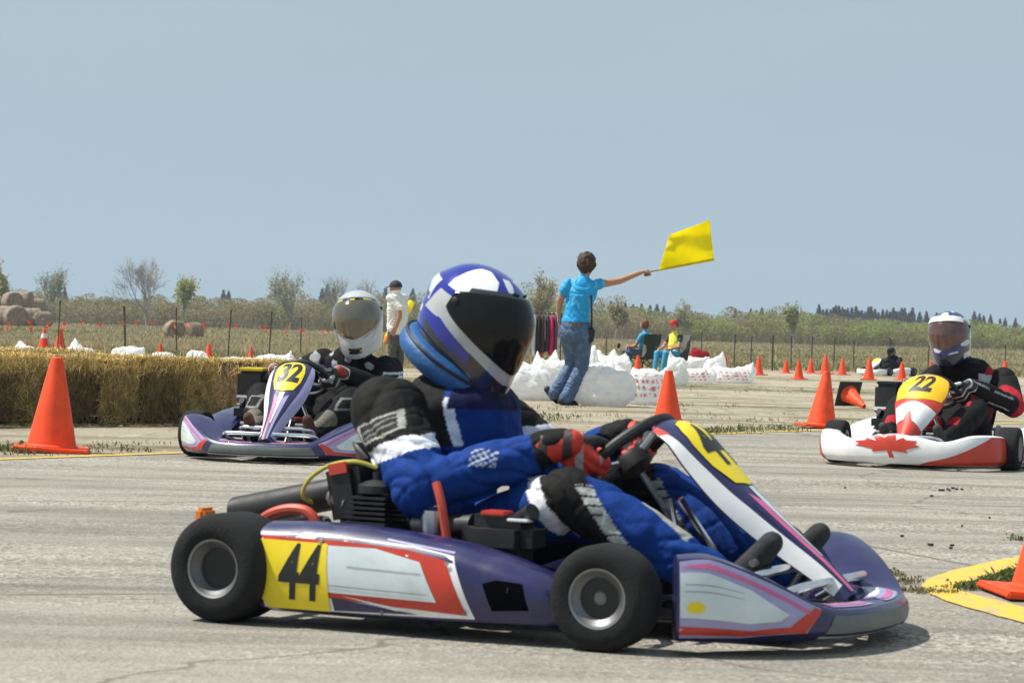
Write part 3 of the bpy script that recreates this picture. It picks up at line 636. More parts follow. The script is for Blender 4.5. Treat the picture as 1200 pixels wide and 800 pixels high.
    hs = MB(); hs.tube([(-.57, -.42, .225), (-.51, -.42, .268), (-.44, -.42, .285), (-.385, -.42, .27), (-.35, -.42, .20)], .015, m_rhose, 10, 5); hs.build('hose', k); hs = MB(); hs.tube([(-.02, -.42, .375), (.0, -.43, .33), (.015, -.43, .26), (.03, -.43, .19)], .012, m_rhose, 8, 5); hs.build('hose', k)
    rb = MB(); rb.tube([(-.70, -.30, .10), (-.80, -.42, .11), (-.80, .42, .11), (-.70, .30, .10)], .014, m_blkm, 10, 4)
    rb.tube([(-.72, -.25, .2), (-.80, -.30, .2), (-.80, .30, .2), (-.72, .25, .2)], .012, m_blkm, 10, 4); rb.box((-.79, -.30, .24), (.03, .07, .05), m_orp, None, .3); rb.build('rear_bumper', k)
    for s in (-1, 1):                                  # side pods
        pb = MB(); f = pod(s); xs_ = [-.425 + .84 * i / 40 for i in range(41)]; rings = []
        for x in xs_:
            zt, zb, ym = podi(x); q = (zt + zb) / 2; hh = (zt - zb) / 2; ring = [V((x, s * .40, zb + .012)), V((x, s * (ym - .05), zb - .006))]
            ring += [f(x, q + hh * (-.97 + 1.94 * j / 12)) for j in range(13)]
            ring += [V((x, s * (ym - .055), zt + .006)), V((x, s * (ym - .09), zt + .012)), V((x, s * .48, zt + .006)), V((x, s * .41, zt - .012)), V((x, s * .40, zt - .04))]; rings.append(ring)
        n_ = len(rings[0]); vs = [p for r_ in rings for p in r_]
        fs = [(i * n_ + j, (i + 1) * n_ + j, (i + 1) * n_ + (j + 1) % n_, i * n_ + (j + 1) % n_) for i in range(len(rings) - 1) for j in range(n_)] + [tuple(range(n_)), tuple(range((len(rings) - 1) * n_, len(rings) * n_))[::-1]]
        pb.add(vs, fs, top_m if sc['style'] == 'A' else sc['body'])
        sc['pod'](pb, f, s); pb.build('side_pod', k, 40)
    fa = FA if sc['style'] == 'A' else FB; ff = fair(fa); fb = MB()
    fb.grid(lambda u, v: ff(u, v), 96, 10, body_m, -1, 1, 0, 1); fb.grid(lambda u, v: ff(u, v), 96, 8, top_m, -1, 1, 1, 2)
    def under(u, v): p = ff(u, 2 if v > .5 else 0); q = ff(u, 0); return p.lerp(V((p.x - .0, p.y, fa['zb'] + .01)), 0 if v == 1 else 1) if v > .5 else q
    fb.grid(lambda u, v: [ff(u, 2), V((ff(u, 2).x, ff(u, 2).y, fa['zb'] + .012)), ff(u, 0)][round(v * 2)], 96, 2, body_m, -1, 1, 0, 1)
    for u in (-1, 1):
        ps = [ff(u, v / 8) for v in range(9)] + [ff(u, 1 + v / 6) for v in range(1, 7)] + [V((ff(u, 2).x, ff(u, 2).y, fa['zb'] + .012))]; fb.add(ps, [tuple(range(len(ps)))], body_m)
    sc['nose'](fb, ff); fb.build('front_bumper', k, 40)
    nf = nassau(NAS if sc['style'] == 'A' else NAB); nb = MB(); nb.grid(lambda u, s_: nf(u, s_), 22, 50, sc['nas'], -1, 1, 0, 1, .006, V((1, 0, .6))); sc['front'](nb, nf); nb.build('front_panel', k, 40)
    br = MB(); bx = .05 if sc['style'] == 'A' else .03
    for x, z, hw in ((.965 - bx, .155, .27), (.86 - bx, .185, .21)): br.tube([(x - .14, -hw - .005, z - .075)] + [(x - .05 * (1 - math.sin(a)), -hw + .05 * (1 - math.cos(a)), z - .02 * (1 - math.sin(a))) for a in (0, .4, .8, 1.2, 1.571)] + [(x - .05 * (1 - math.sin(a)), hw - .05 * (1 - math.cos(a)), z - .02 * (1 - math.sin(a))) for a in (1.571, 1.2, .8, .4, 0)] + [(x - .14, hw + .005, z - .075)], .0125, m_chr, 12, 1)
    for s in (-1, 1): br.tube([(.95 - bx, s * .12, .155), (.90 - bx, s * .12, .06)], .010, m_sil, 8)
    br.build('bumper_bar', k)
    return k

# ---- graphics of each kart, laid on the surfaces they belong to
def pod44(num):
    def f(pb, fn, s):
        h = V((0, s, 0)); d = lambda p, m, o: pb.decal([(x, z) for x, z in p], fn, m, o, h, .04)
        d([(-.418, .238), (-.171, .239), (.025, .228), (.142, .209), (.204, .058), (-.067, .052), (-.40, .0475)], m_wht, .0012)
        d([(-.417, .229), (-.17, .229), (.02, .217), (.124, .198), (.185, .066), (-.205, .084)], m_red, .0022)
        d([(-.212, .216), (-.072, .216), (.055, .19), (.104, .094), (-.208, .099)], m_pan, .0032)
        d([(-.195, .087), (.05, .060), (-.189, .0535)], m_purple, .0034); d([(-.166, .094), (.03, .069), (-.01, .066)], m_wht, .0044)
        d([(-.05, .237), (.14, .2145), (.14, .219), (-.05, .241)], m_lil, .0014)
        d([(-.417, .221), (-.21, .220), (-.200, .0505), (-.385, .0485), (-.405, .071)], m_yel, .0042)
        for q, a_, b_ in ((.168, -.15, .06), (.118, -.205, .08)): d([(a_, q), (b_, q - .006), (b_, q - .0082), (a_, q - .0028)], m_grime, .004)
        for bx_, bz_ in ((-.23, .225), (.13, .19), (.18, .075), (-.05, .06)): d([(bx_ + .006 * math.cos(a_), bz_ + .006 * math.sin(a_)) for a_ in [k_ * .785 for k_ in range(8)]], m_dull, .006)
        if s < 0:
            t_ = tmap(text(num, .195, .16, .005), lambda x, y: (-.292 + x * .62, .136 + y * .98)); pb.decal(t_, fn, m_ink, .0055, h, .03)
        d([(.225, .148), (.26, .158), (.325, .152), (.345, .088), (.25, .082)], m_hole_shade, .0012)  # flat black decal painted for the shade inside a vent opening
    return f
def nose44(fb, ff):
    h = V((1, 0, 0))
    for s in (-1, 1):
        hh = V((.6, s * .8, .1)); d = lambda p, m, o: fb.decal([(s * (1 - u), v) for u, v in p], ff, m, o, hh, .03)
        d([(.015, .97), (.17, .99), (.33, .96), (.47, .93), (.575, .90), (.52, .20), (.30, .06), (.03, .04)], m_lil, .0012)
        d([(.02, .19), (.33, .17), (.46, .29), (.55, .86), (.575, .84), (.515, .20), (.30, .09), (.03, .09)], m_red, .0022)
        d([(.02, .90), (.17, .94), (.33, .88), (.47, .80), (.53, .74), (.525, .64), (.47, .72), (.33, .82), (.17, .88)], m_pink, .0022)
        d([(.02, .84), (.17, .83), (.33, .74), (.455, .52), (.42, .36), (.32, .27), (.03, .30)], m_pan, .0030)
        d([(.115 + .045 * math.cos(a_), .42 + .07 * math.sin(a_)) for a_ in [k_ * .523 for k_ in range(12)]], m_yel, .0038)
        for q in (.62, .70): d([(.06, q), (.30, q - .02), (.30, q - .028), (.06, q - .012)], m_grime, .0038)
    fb.decal([(-.37, .80), (.37, .80), (.41, .22), (-.41, .22)], ff, m_grl, .0022, h, .03); fb.decal([(-.43, .15), (.43, .15), (.43, .07), (-.43, .07)], ff, m_pan, .0022, h, .03)
    for s in (-1, 1):
        up_ = V((0, 0, 1)); fb.decal([(s * .06, 1.12), (s * .34, 1.12), (s * .40, 1.80), (s * .10, 1.80)], ff, m_lil, .002, up_, .04)
        fb.decal([(s * .08, 1.2), (s * .34, 1.22), (s * .345, 1.36), (s * .09, 1.34)], ff, m_pink, .003, up_, .04); fb.decal([(s * .14, 1.5), (s * .36, 1.5), (s * .38, 1.74), (s * .15, 1.74)], ff, m_wht if s > 0 else m_pan, .003, up_, .04)
def front44(num, pink=True):
    def f(nb, nf):
        h = V((1, 0, .7)); d = lambda p, m, o: nb.decal(p, nf, m, o, h, .03)
        for s in (-1, 1):
            d([(s * .50, .95), (s * .62, .56), (s * .78, .30), (s * .86, .14), (s * .99, .14), (s * .99, .96)], m_wht if s < 0 else m_lil, .0012)
            d([(s * .14, .985), (s * .12, .56), (s * .34, .52), (s * .34, .985)], m_pink if s < 0 else m_lil, .0012); d([(s * .36, .985), (s * .38, .56), (s * .50, .56), (s * .46, .985)], m_purple, .0014)
        d([(-.12, .50), (-.05, .84), (.05, .84), (.12, .50)], m_pan, .0014)
        d([(-.9, .10), (-.95, .02), (-.1, .006), (-.1, .05)], m_pink, .0016); d([(-.98, .10), (-.98, .16), (-.80, .20), (-.80, .11)], m_red, .0022)
        pl = [(-.42, .18), (0, .16), (.42, .18), (.56, .23), (.61, .31), (.57, .40), (.42, .475), (0, .495), (-.42, .475), (-.57, .40), (-.61, .31), (-.56, .23)]
        d(pl, m_yel, .003); t_ = tmap(text(num, .15, .12, .006), lambda x, y: (x * 6.0, .325 - y * 1.75)); nb.decal(t_, nf, m_ink, .0042, h, .02)
    return f
LEAFH = [(0, 1.0), (.17, .68), (.38, .79), (.29, .30), (.55, .56), (.62, .42), (.93, .48), (.82, .20), (.97, .12), (.48, -.27), (.54, -.45), (.06, -.38), (.07, -.85)]
LEAF = LEAFH + [(-x, y) for x, y in LEAFH[:0:-1]]
def pod22(pb, fn, s):
    h = V((0, s, 0)); d = lambda p, m, o: pb.decal(p, fn, m, o, h, .04)
    d([(.24, .16), (.30, .17), (.40, .135), (.40, .062), (.28, .058), (.18, .07)], m_red, .002); d([(-.1, .19), (.05, .185), (.05, .11), (-.1, .11)], m_pan, .002)
def nose22(fb, ff):
    h = V((1, 0, 0)); d = lambda p, m, o: fb.decal(p, ff, m, o, V((.8, .45, .2)), .03)
    d([(.22, .02), (.42, .36), (.60, .66), (.76, .98), (.99, .99), (.99, .02)], m_red, .002)
    d2 = lambda p, m, o: fb.decal(p, ff, m, o, V((.8, -.45, .2)), .03); d2([(-.64, .02), (-.70, .55), (-.78, .99), (-.99, .99), (-.99, .02)], m_red, .002)
    fb.decal([(x * .28 - .02 - (y + .2) * .05, .66 + y * .52) for x, y in LEAF], ff, m_red, .0028, V((1, 0, .5)), .02)
def front22(num):
    def f(nb, nf):
        h = V((1, 0, .7)); d = lambda p, m, o: nb.decal(p, nf, m, o, h, .03)
        d([(-.97, .52), (.97, .52), (.97, .40), (-.97, .40)], m_red, .0012)
        d([(-.97, .45), (0, .43), (.97, .45), (.97, .56), (-.97, .56)], m_red, .0014); d([(-.90, .50), (0, .47), (.95, .53), (.97, .76), (.40, .63), (.22, .71), (-.1, .58), (-.35, .70), (-.55, .61), (-.97, .68)], m_wht, .0022)
        pl = [(-.97, .30), (-.94, .12), (-.75, .04), (0, .02), (.75, .04), (.94, .12), (.97, .30), (.90, .40), (0, .445), (-.90, .40)]
        d(pl, m_yor, .003); t_ = tmap(text(num, .155, .18, .006), lambda x, y: (x * 5.2, .25 - y * 1.75)); nb.decal(t_, nf, m_ink, .0042, h, .02); d([(-.25, .05), (.1, .05), (.1, .09), (-.25, .09)], m_pan, .004)
    return f
def nop(*a): pass
def frontfar(nb, nf):
    pl = [(.7 * math.cos(a), .27 + .19 * math.sin(a)) for a in [2 * math.pi * i / 18 for i in range(18)]]; nb.decal(pl, nf, m_yel, .003, V((1, 0, .7)), .04)

O44 = V((.018, 7.375, 0)); Y44 = R(-26)
make_kart('racing_kart', 'purple racing kart number 44 closest to the camera, side on with black slick tyres', O44, Y44, dict(style='A', body=m_purple, nas=m_purple, pod=pod44('44'), nose=nose44, front=front44('44'), steer=3, group='racing karts'))
def place(loc, px, yaw):
    g_ = G(*px); c, s = math.cos(yaw), math.sin(yaw); return V((g_.x - c * loc[0] + s * loc[1], g_.y - s * loc[0] - c * loc[1], 0))
Y32 = R(-104); O32 = place((1.05, 0), (303, 543), Y32)
make_kart('racing_kart', 'purple and silver kart number 32 coming head on in front of the straw bales', O32, Y32, dict(style='A', body=m_purple, nas=m_purple, pod=pod44('32'), nose=nose44, front=front44('32'), tall=m_yel, steer=-6, group='racing karts'))
Y22 = R(-118); O22 = place((1.07, 0), (1044, 549), Y22)
make_kart('racing_kart', 'white kart number 22 with a red maple leaf on its nose', O22, Y22, dict(style='B', body=m_wht, nas=m_red, pod=pod22, nose=nose22, front=front22('22'), tall=m_blkm, steer=8, group='racing karts'))
YF = R(-140); GF = G(1040, 440); OF = V((GF.x, GF.y, GF.z))
kf = make_kart('racing_kart', 'small white kart with a round yellow plate far off among the orange cones', OF, YF, dict(style='B', body=m_wht, nas=m_wht, pod=nop, nose=nop, front=frontfar, steer=0, group='racing karts')); KFS = .80; kf.scale = (KFS,) * 3

# ------------------------------------------------------------------ drivers
def hp(a, t, off=0.):
    ca, sa = math.cos(a), math.sin(a); f = max(0., ca); bk = max(0., -ca)
    if t < .5: th = t / .5 * math.pi / 2; rho = math.sin(th) ** .93; z = .140 * math.cos(th); ch = 0
    else: u = (t - .5) / .5; rho = 1 - .15 * u * u; z = -.158 * u; ch = u * u * (3 - 2 * u)
    p = V((rho * ca * (.158 if ca < 0 else .166) + ch * .032 * f * f, rho * sa * .126 * (1 - .10 * ch * f), z - ch * .022 * f * f + ch * .045 * bk))
    # moulded ridges: spoiler at the back, brow over the visor
    p += V((-1, 0, .2)) * .010 * math.exp(-((t - .40) / .07) ** 2) * bk ** 3
    if off: n = V((p.x / .16 ** 2, p.y / .126 ** 2, (p.z / .14 ** 2 if t < .5 else 0))).normalized(); p += n * off
    return p
AM = 1.72
def vt(a): return .215 + .145 * (abs(a) / AM) ** 2.2
def vb(a): return .72 - .245 * (abs(a) / AM) ** 1.4
def helmet(parent, loc, rot, scheme, k=1.0, vis=None, opening=False):
    NA, NT = (420, 230) if vis is m_vis and k > 1 else (240, 130); vs = []; A_ = []; T_ = []
    for j in range(NT + 1):
        for i in range(NA): a = -math.pi + 2 * math.pi * i / NA; t = max(j / NT, .002); vs.append(hp(a, t)); A_.append(a); T_.append(t)
    for q, (dz, sc_) in enumerate(((-.004, .97), (.004, .90), (.06, .86))):     # rolled rim and liner
        for i in range(NA): a = -math.pi + 2 * math.pi * i / NA; p = hp(a, 1); vs.append(V((p.x * sc_ + .008 * (1 - sc_), p.y * sc_, p.z + dz))); A_.append(a); T_.append(2)
    fs = []
    for j in range(NT + 3):
        for i in range(NA):
            a = -math.pi + 2 * math.pi * (i + .5) / NA; t = (j + .5) / NT
            if opening and abs(a) < 1.25 and vt(a) + .035 < t < vb(a) - .01 and j < NT: continue
            fs.append((j * NA + i, j * NA + (i + 1) % NA, (j + 1) * NA + (i + 1) % NA, (j + 1) * NA + i))
    A_ = np.array(A_); T_ = np.array(T_); col = scheme(A_, T_); col[T_ > 1.5] = (.015, .015, .015)
    mb = MB(); mb.add(vs, fs, m_paint); h = mb.build('helmet', parent, 60, cols=col); h.location = loc; h.rotation_euler = Euler(rot, 'XYZ'); h.scale = (k,) * 3
    if vis is not None:
        v = MB(); v.grid(lambda u, w_: hp(u * AM, vt(u * AM) + (vb(u * AM) - vt(u * AM)) * w_, .0055 - .003 * abs(u) ** 6 - .0025 * abs(2 * w_ - 1) ** 8), 60, 20, vis, -1, 1, 0, 1, .0035, lambda p: p)
        v.build('visor', h, 50)
        for s in (-1, 1):
            v = MB(); c = hp(s * 1.60, .415, .004); n = V((.1, s, 0)).normalized(); v.lathe([(.011, -.002), (.011, .003), (.009, .0045), (.0001, .005)], m_blk, Matrix.Translation(c) @ n.to_track_quat('Z', 'Y').to_matrix().to_4x4(), 24); v.build('visor_pivot', h, 50)
    for a, t, L_, tz in ((.0, .88, .05, .012), (.30, .19, .022, .008), (-.30, .19, .022, .008)):
        c = hp(a, t, .001); e = (hp(a + .05, t) - hp(a - .05, t)).normalized(); n = V((c.x, c.y, c.z if t < .5 else 0)).normalized(); m_ = Matrix((e, e.cross(n) * -1, n)).transposed().to_4x4()
        vn = MB(); vn.box(c, (L_, tz, .008), m_blk, m_.to_quaternion(), .3); vn.build('vent', h)
    return h
BLUE = (.004, .037, .205)
def s44(a, t):
    b = np.abs(a); c = np.tile(np.array((.009, .016, .27)), (len(a), 1)); TB = .72 - .245 * (np.clip(b, 0, AM) / AM) ** 1.4; TT = .215 + .145 * (np.clip(b, 0, AM) / AM) ** 2.2
    W = (.82, .83, .84); paint(c, (b > .95) & (b < 2.0) & (t > .13 + .05 * np.sin(b * 3)) & (t < .36) , W); paint(c, (b > .22) & (b < .74) & (t > .085) & (t < .085 + .12 * (1 - ((b - .48) / .26) ** 2)), (.62, .68, .74))
    paint(c, (b > 1.55 + (t - .3) * .9) & (b < 1.95 + (t - .3) * 1.2) & (t > .4) & (t < .58), (.45, .46, .46))
    paint(c, (t > TB - .01) & (t < TB + .095) & (b < 1.95), (.42, .44, .44)); paint(c, (t > TB + .09) & (b < 1.0), (.02, .02, .022)); paint(c, (t > .80 - .12 * np.clip(b - 1, 0, 1)) & (b < 2.1) & (t < .99), (.02, .02, .03))
    paint(c, (b > 2.25) & (t > .36) & (t < .47 + .04 * np.sin(b * 9)), (.60, .62, .66)); paint(c, (b > 2.4) & (t > .60) & (t < .68), (.7, .7, .72)); paint(c, (b > 2.3) & (t > .47) & (t < .50), (.02, .02, .03))
    paint(c, (TT - t > 0) & (TT - t < .035) & (b < 1.5), (.03, .03, .04)); return c
def s32(a, t):
    b = np.abs(a); c = np.tile(np.array((.50, .52, .54)), (len(a), 1)); TB = .72 - .245 * (np.clip(b, 0, AM) / AM) ** 1.4; TT = .215 + .145 * (np.clip(b, 0, AM) / AM) ** 2.2
    paint(c, (t < TT + .06) & (t > TT - .055) & (b < 1.75), (.02, .02, .02)); paint(c, (t < TT - .012) & (t > TT - .038) & (b < 1.7) & (np.sin(b * 7 + 1) > -.2), (.55, .50, .02)); paint(c, (b > 1.45) & (b < 1.75) & (t > .40) & (t < .48) & (np.sin(t * 160) > .2), (.7, .62, .02))
    paint(c, (t > .84) & (t < .93) & (b < .34), (.02, .02, .02)); paint(c, (t > .875) & (t < .895) & (b < .30), (.6, .55, .02)); paint(c, (np.abs(t - TB - .03) < .012) & (b > .4) & (b < 1.6), (.25, .26, .27)); return c
def s22(a, t):
    b = np.abs(a); c = np.tile(np.array((.022, .036, .19)), (len(a), 1)); k = np.sin(a * 5 + t * 22) + np.sin(a * 3 - t * 31)
    paint(c, (k > .95), (.66, .68, .72)); paint(c, (k < -.8), (.02, .03, .05)); paint(c, (b < .38) & (t > .08) & (t < .18), (.80, .81, .82)); paint(c, (b > 1.5) & (t > .3), (.33, .36, .40)); paint(c, (b > 1.1) & (t > .56) & (k > .2), (.62, .64, .66)); paint(c, (t > .80) & (b < 1.1), (.015, .018, .06)); return c
def sfar(a, t): return np.tile(np.array((.03, .03, .035)), (len(a), 1))
def driver(name, label, loc, yaw, J, colfn, scheme, hloc, hrot, hk=1.0, vis=None, opening=False, gcol=None, vox=.008, scale=1., head=None):
    d = thing(name, label, 'person', loc, yaw, 'kart drivers'); d.scale = (scale,) * 3; lean = J.get('lean', 0.); N_ = V(hloc) + V((-.03, 0, -.10)) if head is None else V(head)
    cx_ = J.get('chest', .0); sR, sL = V(J['shR']), V(J['shL']); mid = (sR + sL) / 2; ax = (sL - sR).normalized()
    pr = [('l', 'torso', [(V((-.20, 0, .075)), V((0, .16, 0)), V((.10, 0, 0))), (V((-.21, 0, .18)), V((0, .185, 0)), V((.175, 0, 0))), (V((-.25, mid.y * .3, .31)), V((0, .185, 0)), V((.175, 0, .02))),
            (V((mid.x - .01 + cx_, mid.y * .8, .43)), ax * .20, V((.145 + cx_, 0, .03))), (mid + V((.015 + cx_, 0, .01)), ax * .195, V((.12 + cx_ * .9, 0, .02))), (mid + V((.03 + cx_, 0, .075)), ax * .14, V((.10 + cx_ * .5, 0, .0))), (mid + V((.05 + cx_, 0, .12)), ax * .085, V((.085, 0, -.02)))]),
          ('c', 'neck', mid + V((.02, 0, .03)), .078, N_, .062)]
    for s, q in (('R', -1), ('L', 1)):
        sh, el, wr = V(J['sh' + s]), V(J['el' + s]), V(J['wr' + s]); hp_, kn, an, to = V((-.17, q * .11, .16)), V(J['kn' + s]), V(J['an' + s]), V(J['to' + s])
        pr += [('c', 'uarm' + s, sh, .095 + .2 * cx_, el, .072 + .15 * cx_), ('c', 'farm' + s, el, .070, el.lerp(wr, .55), .064), ('c', 'farm' + s, el.lerp(wr, .55), .064, wr, .042),
               ('c', 'thigh' + s, hp_, .105, kn, .082), ('c', 'shin' + s, kn, .080, kn.lerp(an, .45), .080), ('c', 'shin' + s, kn.lerp(an, .45), .078, an, .054), ('c', 'foot' + s, an + V((-.03, 0, -.03)), .042, to - V((0, 0, 0)), .030)]
    if opening:
        Mh = Euler(hrot, 'XYZ').to_matrix(); c = V(hloc); pr += [('e', 'head', c + Mh @ V((.01, 0, .0)), .095, .075, .115, Mh), ('c', 'face', c + Mh @ V((.095, 0, .005)), .014, c + Mh @ V((.118, 0, -.03)), .017), ('c', 'head', c + Mh @ V((.05, 0, -.07)), .05, c + Mh @ V((.02, 0, -.02)), .06)]
    b = body('body', pr, colfn, d, m_fab, vox, 5, .010 if vox < .007 else .009, lambda co, nm, t: np.where(np.isin(nm, ['head', 'face', 'footR', 'footL']), 0.05, 1))
    if opening:
        Mh = Euler(hrot, 'XYZ').to_matrix(); ey = MB()
        for q in (-1, 1): ell_mesh(ey, V(hloc) + Mh @ V((.098, q * .031, .012)), .008, .014, .007, Mh)
        ey.mats = [m_ink]; ey.build('eye', d)
    for s, q in (('R', -1), ('L', 1)):
        g_ = J['grip' + s]; wr = V(J['wr' + s]); dd = V((.62, -q * .30, -.72)); n_ = V((-.15, -q * .95, .15))
        pr2 = hand(wr, dd, n_, (52, 66, 50), 1.12, 35) if q > 0 else hand_r(wr, dd, n_, (52, 66, 50), 1.12)
        el = V(J['el' + s]); pr2 += [('c', 'cuff', wr + (el - wr).normalized() * .05, .045, wr + V((.02, 0, 0)), .034)]
        pr2 = [(p[0], p[1], p[2], p[3] + .0022, p[4], p[5] + .0022) for p in pr2]
        body('glove', pr2, gcol, d, m_glv, .004, 3)
    helmet(d, hloc, hrot, scheme, hk, vis, opening)
    return d
def hand_r(w_, d, n, curl, k):                         # mirror of the left hand across the plane of d and n
    d = V(d).normalized(); n = V(n); n = (n - d * n.dot(d)).normalized(); s = d.cross(n); w_ = V(w_)
    def mr(p): r = p - w_; return p - s * 2 * r.dot(s)
    return [(p[0], p[1], mr(p[2]), p[3], mr(p[4]), p[5]) for p in hand(w_, d, n, curl, k)]
J44 = dict(chest=.055, shR=(-.285, -.205, .540), shL=(-.235, .21, .54), elR=(-.10, -.345, .355), elL=(.0, .34, .37), wrR=(.235, -.20, .485), wrL=(.245, .195, .50), gripR=0, gripL=0,
           knR=(.285, -.255, .345), knL=(.33, .215, .345), anR=(.70, -.165, .135), anL=(.70, .185, .14), toR=(.80, -.155, .255), toL=(.805, .19, .26))
DK = (.010, .0095, .009)
def col44(co, nm, t):
    x, y, z = co.T; c = np.tile(np.array(BLUE), (len(co), 1)); up = np.isin(nm, ['uarmR', 'uarmL']) | ((nm == 'torso') & (np.abs(y) > .135) & (x < -.19 + (.56 - z) * .3)); ar = np.isin(nm, ['farmR', 'farmL'])
    zb = np.interp(x, [-.40, -.255, -.014], [.36, .405, .485]); zt = np.interp(x, [-.40, -.266, -.166, -.028], [.405, .440, .488, .512])
    paint(c, up & (z > zb), (.74, .75, .80)); paint(c, up & (z > zt), DK); paint(c, (nm == 'torso') & (z > .50) & (x < -.30), DK)
    ts = (nm == 'torso') & (np.abs(y) > .055) & (z > .46); xe = -.135 + (.56 - z) * .25; paint(c, ts & (x < xe), DK); paint(c, ts & (x >= xe) & (x < xe + .024) & (z < .585), (.70, .72, .82)); paint(c, np.isin(nm, ['neck']), (.008, .012, .06)); paint(c, (nm == 'torso') & (z > .555) & (x > -.13), (.007, .011, .05))  # upper chest painted dark navy, standing in for the helmet's shade
    paint(c, ar & (t > .55) & (x > .165), DK)
    # light outlined pad on the outer shoulder
    px_, pz = x + .245, z - .505; u = px_ * .87 + pz * .5; v = pz * .87 - px_ * .5; pad = (nm == 'uarmR') & (y < -.2)
    e = np.maximum(np.abs(u) / .078, np.abs(v + .1 * u) / .029); paint(c, pad & (e < 1), (.36, .36, .33)); paint(c, pad & (e < .78), (.028, .028, .027)); paint(c, pad & (e < .72) & (np.abs(np.abs(v) - .008) < .003), (.2, .2, .19))
    q = x + .7 * (z - .35); th = np.isin(nm, ['thighR', 'thighL', 'shinR', 'shinL'])
    paint(c, th & (q > .185) & (q < .24), (.76, .77, .82)); paint(c, th & (q >= .24) & (q < .375), DK); paint(c, th & (q > .345) & (q < .385) & (z < .385) & (np.sin(z * 260) > -.8), (.42, .43, .40))
    paint(c, np.isin(nm, ['shinR']) & (x > .47) & (x < .60) & (y > -.225) & (z > .245), (.36, .36, .33)); paint(c, th & (q < .14) & (z < .2), (.02, .02, .03))
    paint(c, np.isin(nm, ['footR', 'footL']), (.035, .038, .038)); paint(c, np.isin(nm, ['footR', 'footL']) & (t > .5) & (z < .2), (.03, .03, .03))
    lg = ar & (np.abs(x - .07) < .035) & (y < -.29) & (np.abs(z - .44) < .022); k = np.sin(x * 300) * np.sin(z * 420 + x * 90) > .1; paint(c, lg & k, (.40, .44, .52)); return c
def g44(co, nm, t):
    c = np.tile(np.array((.55, .035, .018)), (len(co), 1)); z = co[:, 2]; k = np.sin(co[:, 0] * 90 + co[:, 1] * 40)
    paint(c, np.isin(nm, ['thumb']), (.02, .02, .02)); paint(c, (nm == 'finger') & (k > .2), (.02, .02, .02)); paint(c, (nm == 'palm') & (k < -.5), (.33, .31, .29)); paint(c, (nm == 'cuff') & (k > .3), (.05, .03, .03)); return c
drv = driver('person', 'driver in a blue and black suit with a blue and white helmet, nearest the camera', O44, Y44, J44, col44, s44, (-.130, 0, .802), (R(-3), R(27), R(-8)), 1.02, m_vis, gcol=g44, vox=.0058)
nbk = MB(); c = V((-.205, 0, .678)); dn = V((math.sin(R(36)), 0, math.cos(R(36)))); e1 = V((math.cos(R(36)), 0, -math.sin(R(36)))); rg = [c + e1 * (.125 * math.cos(a)) + V((0, 1, 0)) * (.12 * math.sin(a)) for a in [2 * math.pi * i / 32 for i in range(33)]]
nbk.tube(rg, .037, m_foam, 14, 2); nbk.tube([p + dn * .022 + (p - c).normalized() * .031 for p in rg], .005, m_blk, 6, 2); nbk.build('neck_brace', drv, 60)

J32 = dict(shR=(-.29, -.08, .53), shL=(-.27, .32, .50), elR=(-.05, -.28, .42), elL=(-.01, .42, .36), wrR=(.245, -.195, .50), wrL=(.245, .195, .50), gripR=0, gripL=0,
           knR=(.26, -.27, .34), knL=(.27, .27, .34), anR=(.70, -.165, .135), anL=(.70, .185, .14), toR=(.80, -.155, .24), toL=(.805, .19, .24))
def col32(co, nm, t):
    x, y, z = co.T; c = np.tile(np.array((.008, .008, .009)), (len(co), 1)); tr_ = nm == 'torso'
    k = np.sin(y * 60 + z * 35) + .6 * np.sin(z * 75 - y * 28); paint(c, tr_ & (x > -.25) & (z > .45) & (k > .75), (.38, .39, .44)); paint(c, np.isin(nm, ['uarmR']) & (np.abs(t - .25) < .2) & (k > .3), (.35, .35, .36))
    for s, a in (('R', -.27), ('L', .27)): e = np.maximum(np.abs(y - a - .03) / .045, np.abs(z - .32) / .035); paint(c, np.isin(nm, ['thigh' + s, 'shin' + s]) & (e < 1) & (e > .7) & (x > .25), (.22, .21, .20))
    e = np.maximum(np.abs(z - .45) / .05, np.abs(y - .40) / .05); paint(c, np.isin(nm, ['uarmL']) & (e < 1) & (e > .72), (.55, .55, .56)); paint(c, np.isin(nm, ['footR', 'footL']), (.10, .045, .03)); paint(c, (np.isin(nm, ['shinR', 'shinL'])) & (x > .55) & (z > .2), (.16, .14, .11)); return c
def g32(co, nm, t): c = np.tile(np.array((.03, .03, .032)), (len(co), 1)); k = np.sin(co[:, 0] * 110 + co[:, 1] * 50); paint(c, k > .55, (.42, .43, .44)); paint(c, (nm == 'cuff') & (k < 0), (.3, .03, .02)); return c
driver('person', 'driver in black with a plain silver helmet steering kart number 32', O32, Y32, J32, col32, s32, (-.16, .165, .81), (R(6), R(12), R(8)), 1.14, m_vismir, gcol=g32)
J22 = dict(shR=(-.28, -.17, .54), shL=(-.31, .23, .52), elR=(-.02, -.30, .42), elL=(-.07, .38, .37), wrR=(.245, -.195, .50), wrL=(.245, .195, .50), gripR=0, gripL=0,
           knR=(.26, -.25, .34), knL=(.27, .25, .34), anR=(.70, -.165, .135), anL=(.70, .185, .14), toR=(.80, -.155, .24), toL=(.805, .19, .24))
SKIN = (.60, .34, .26)
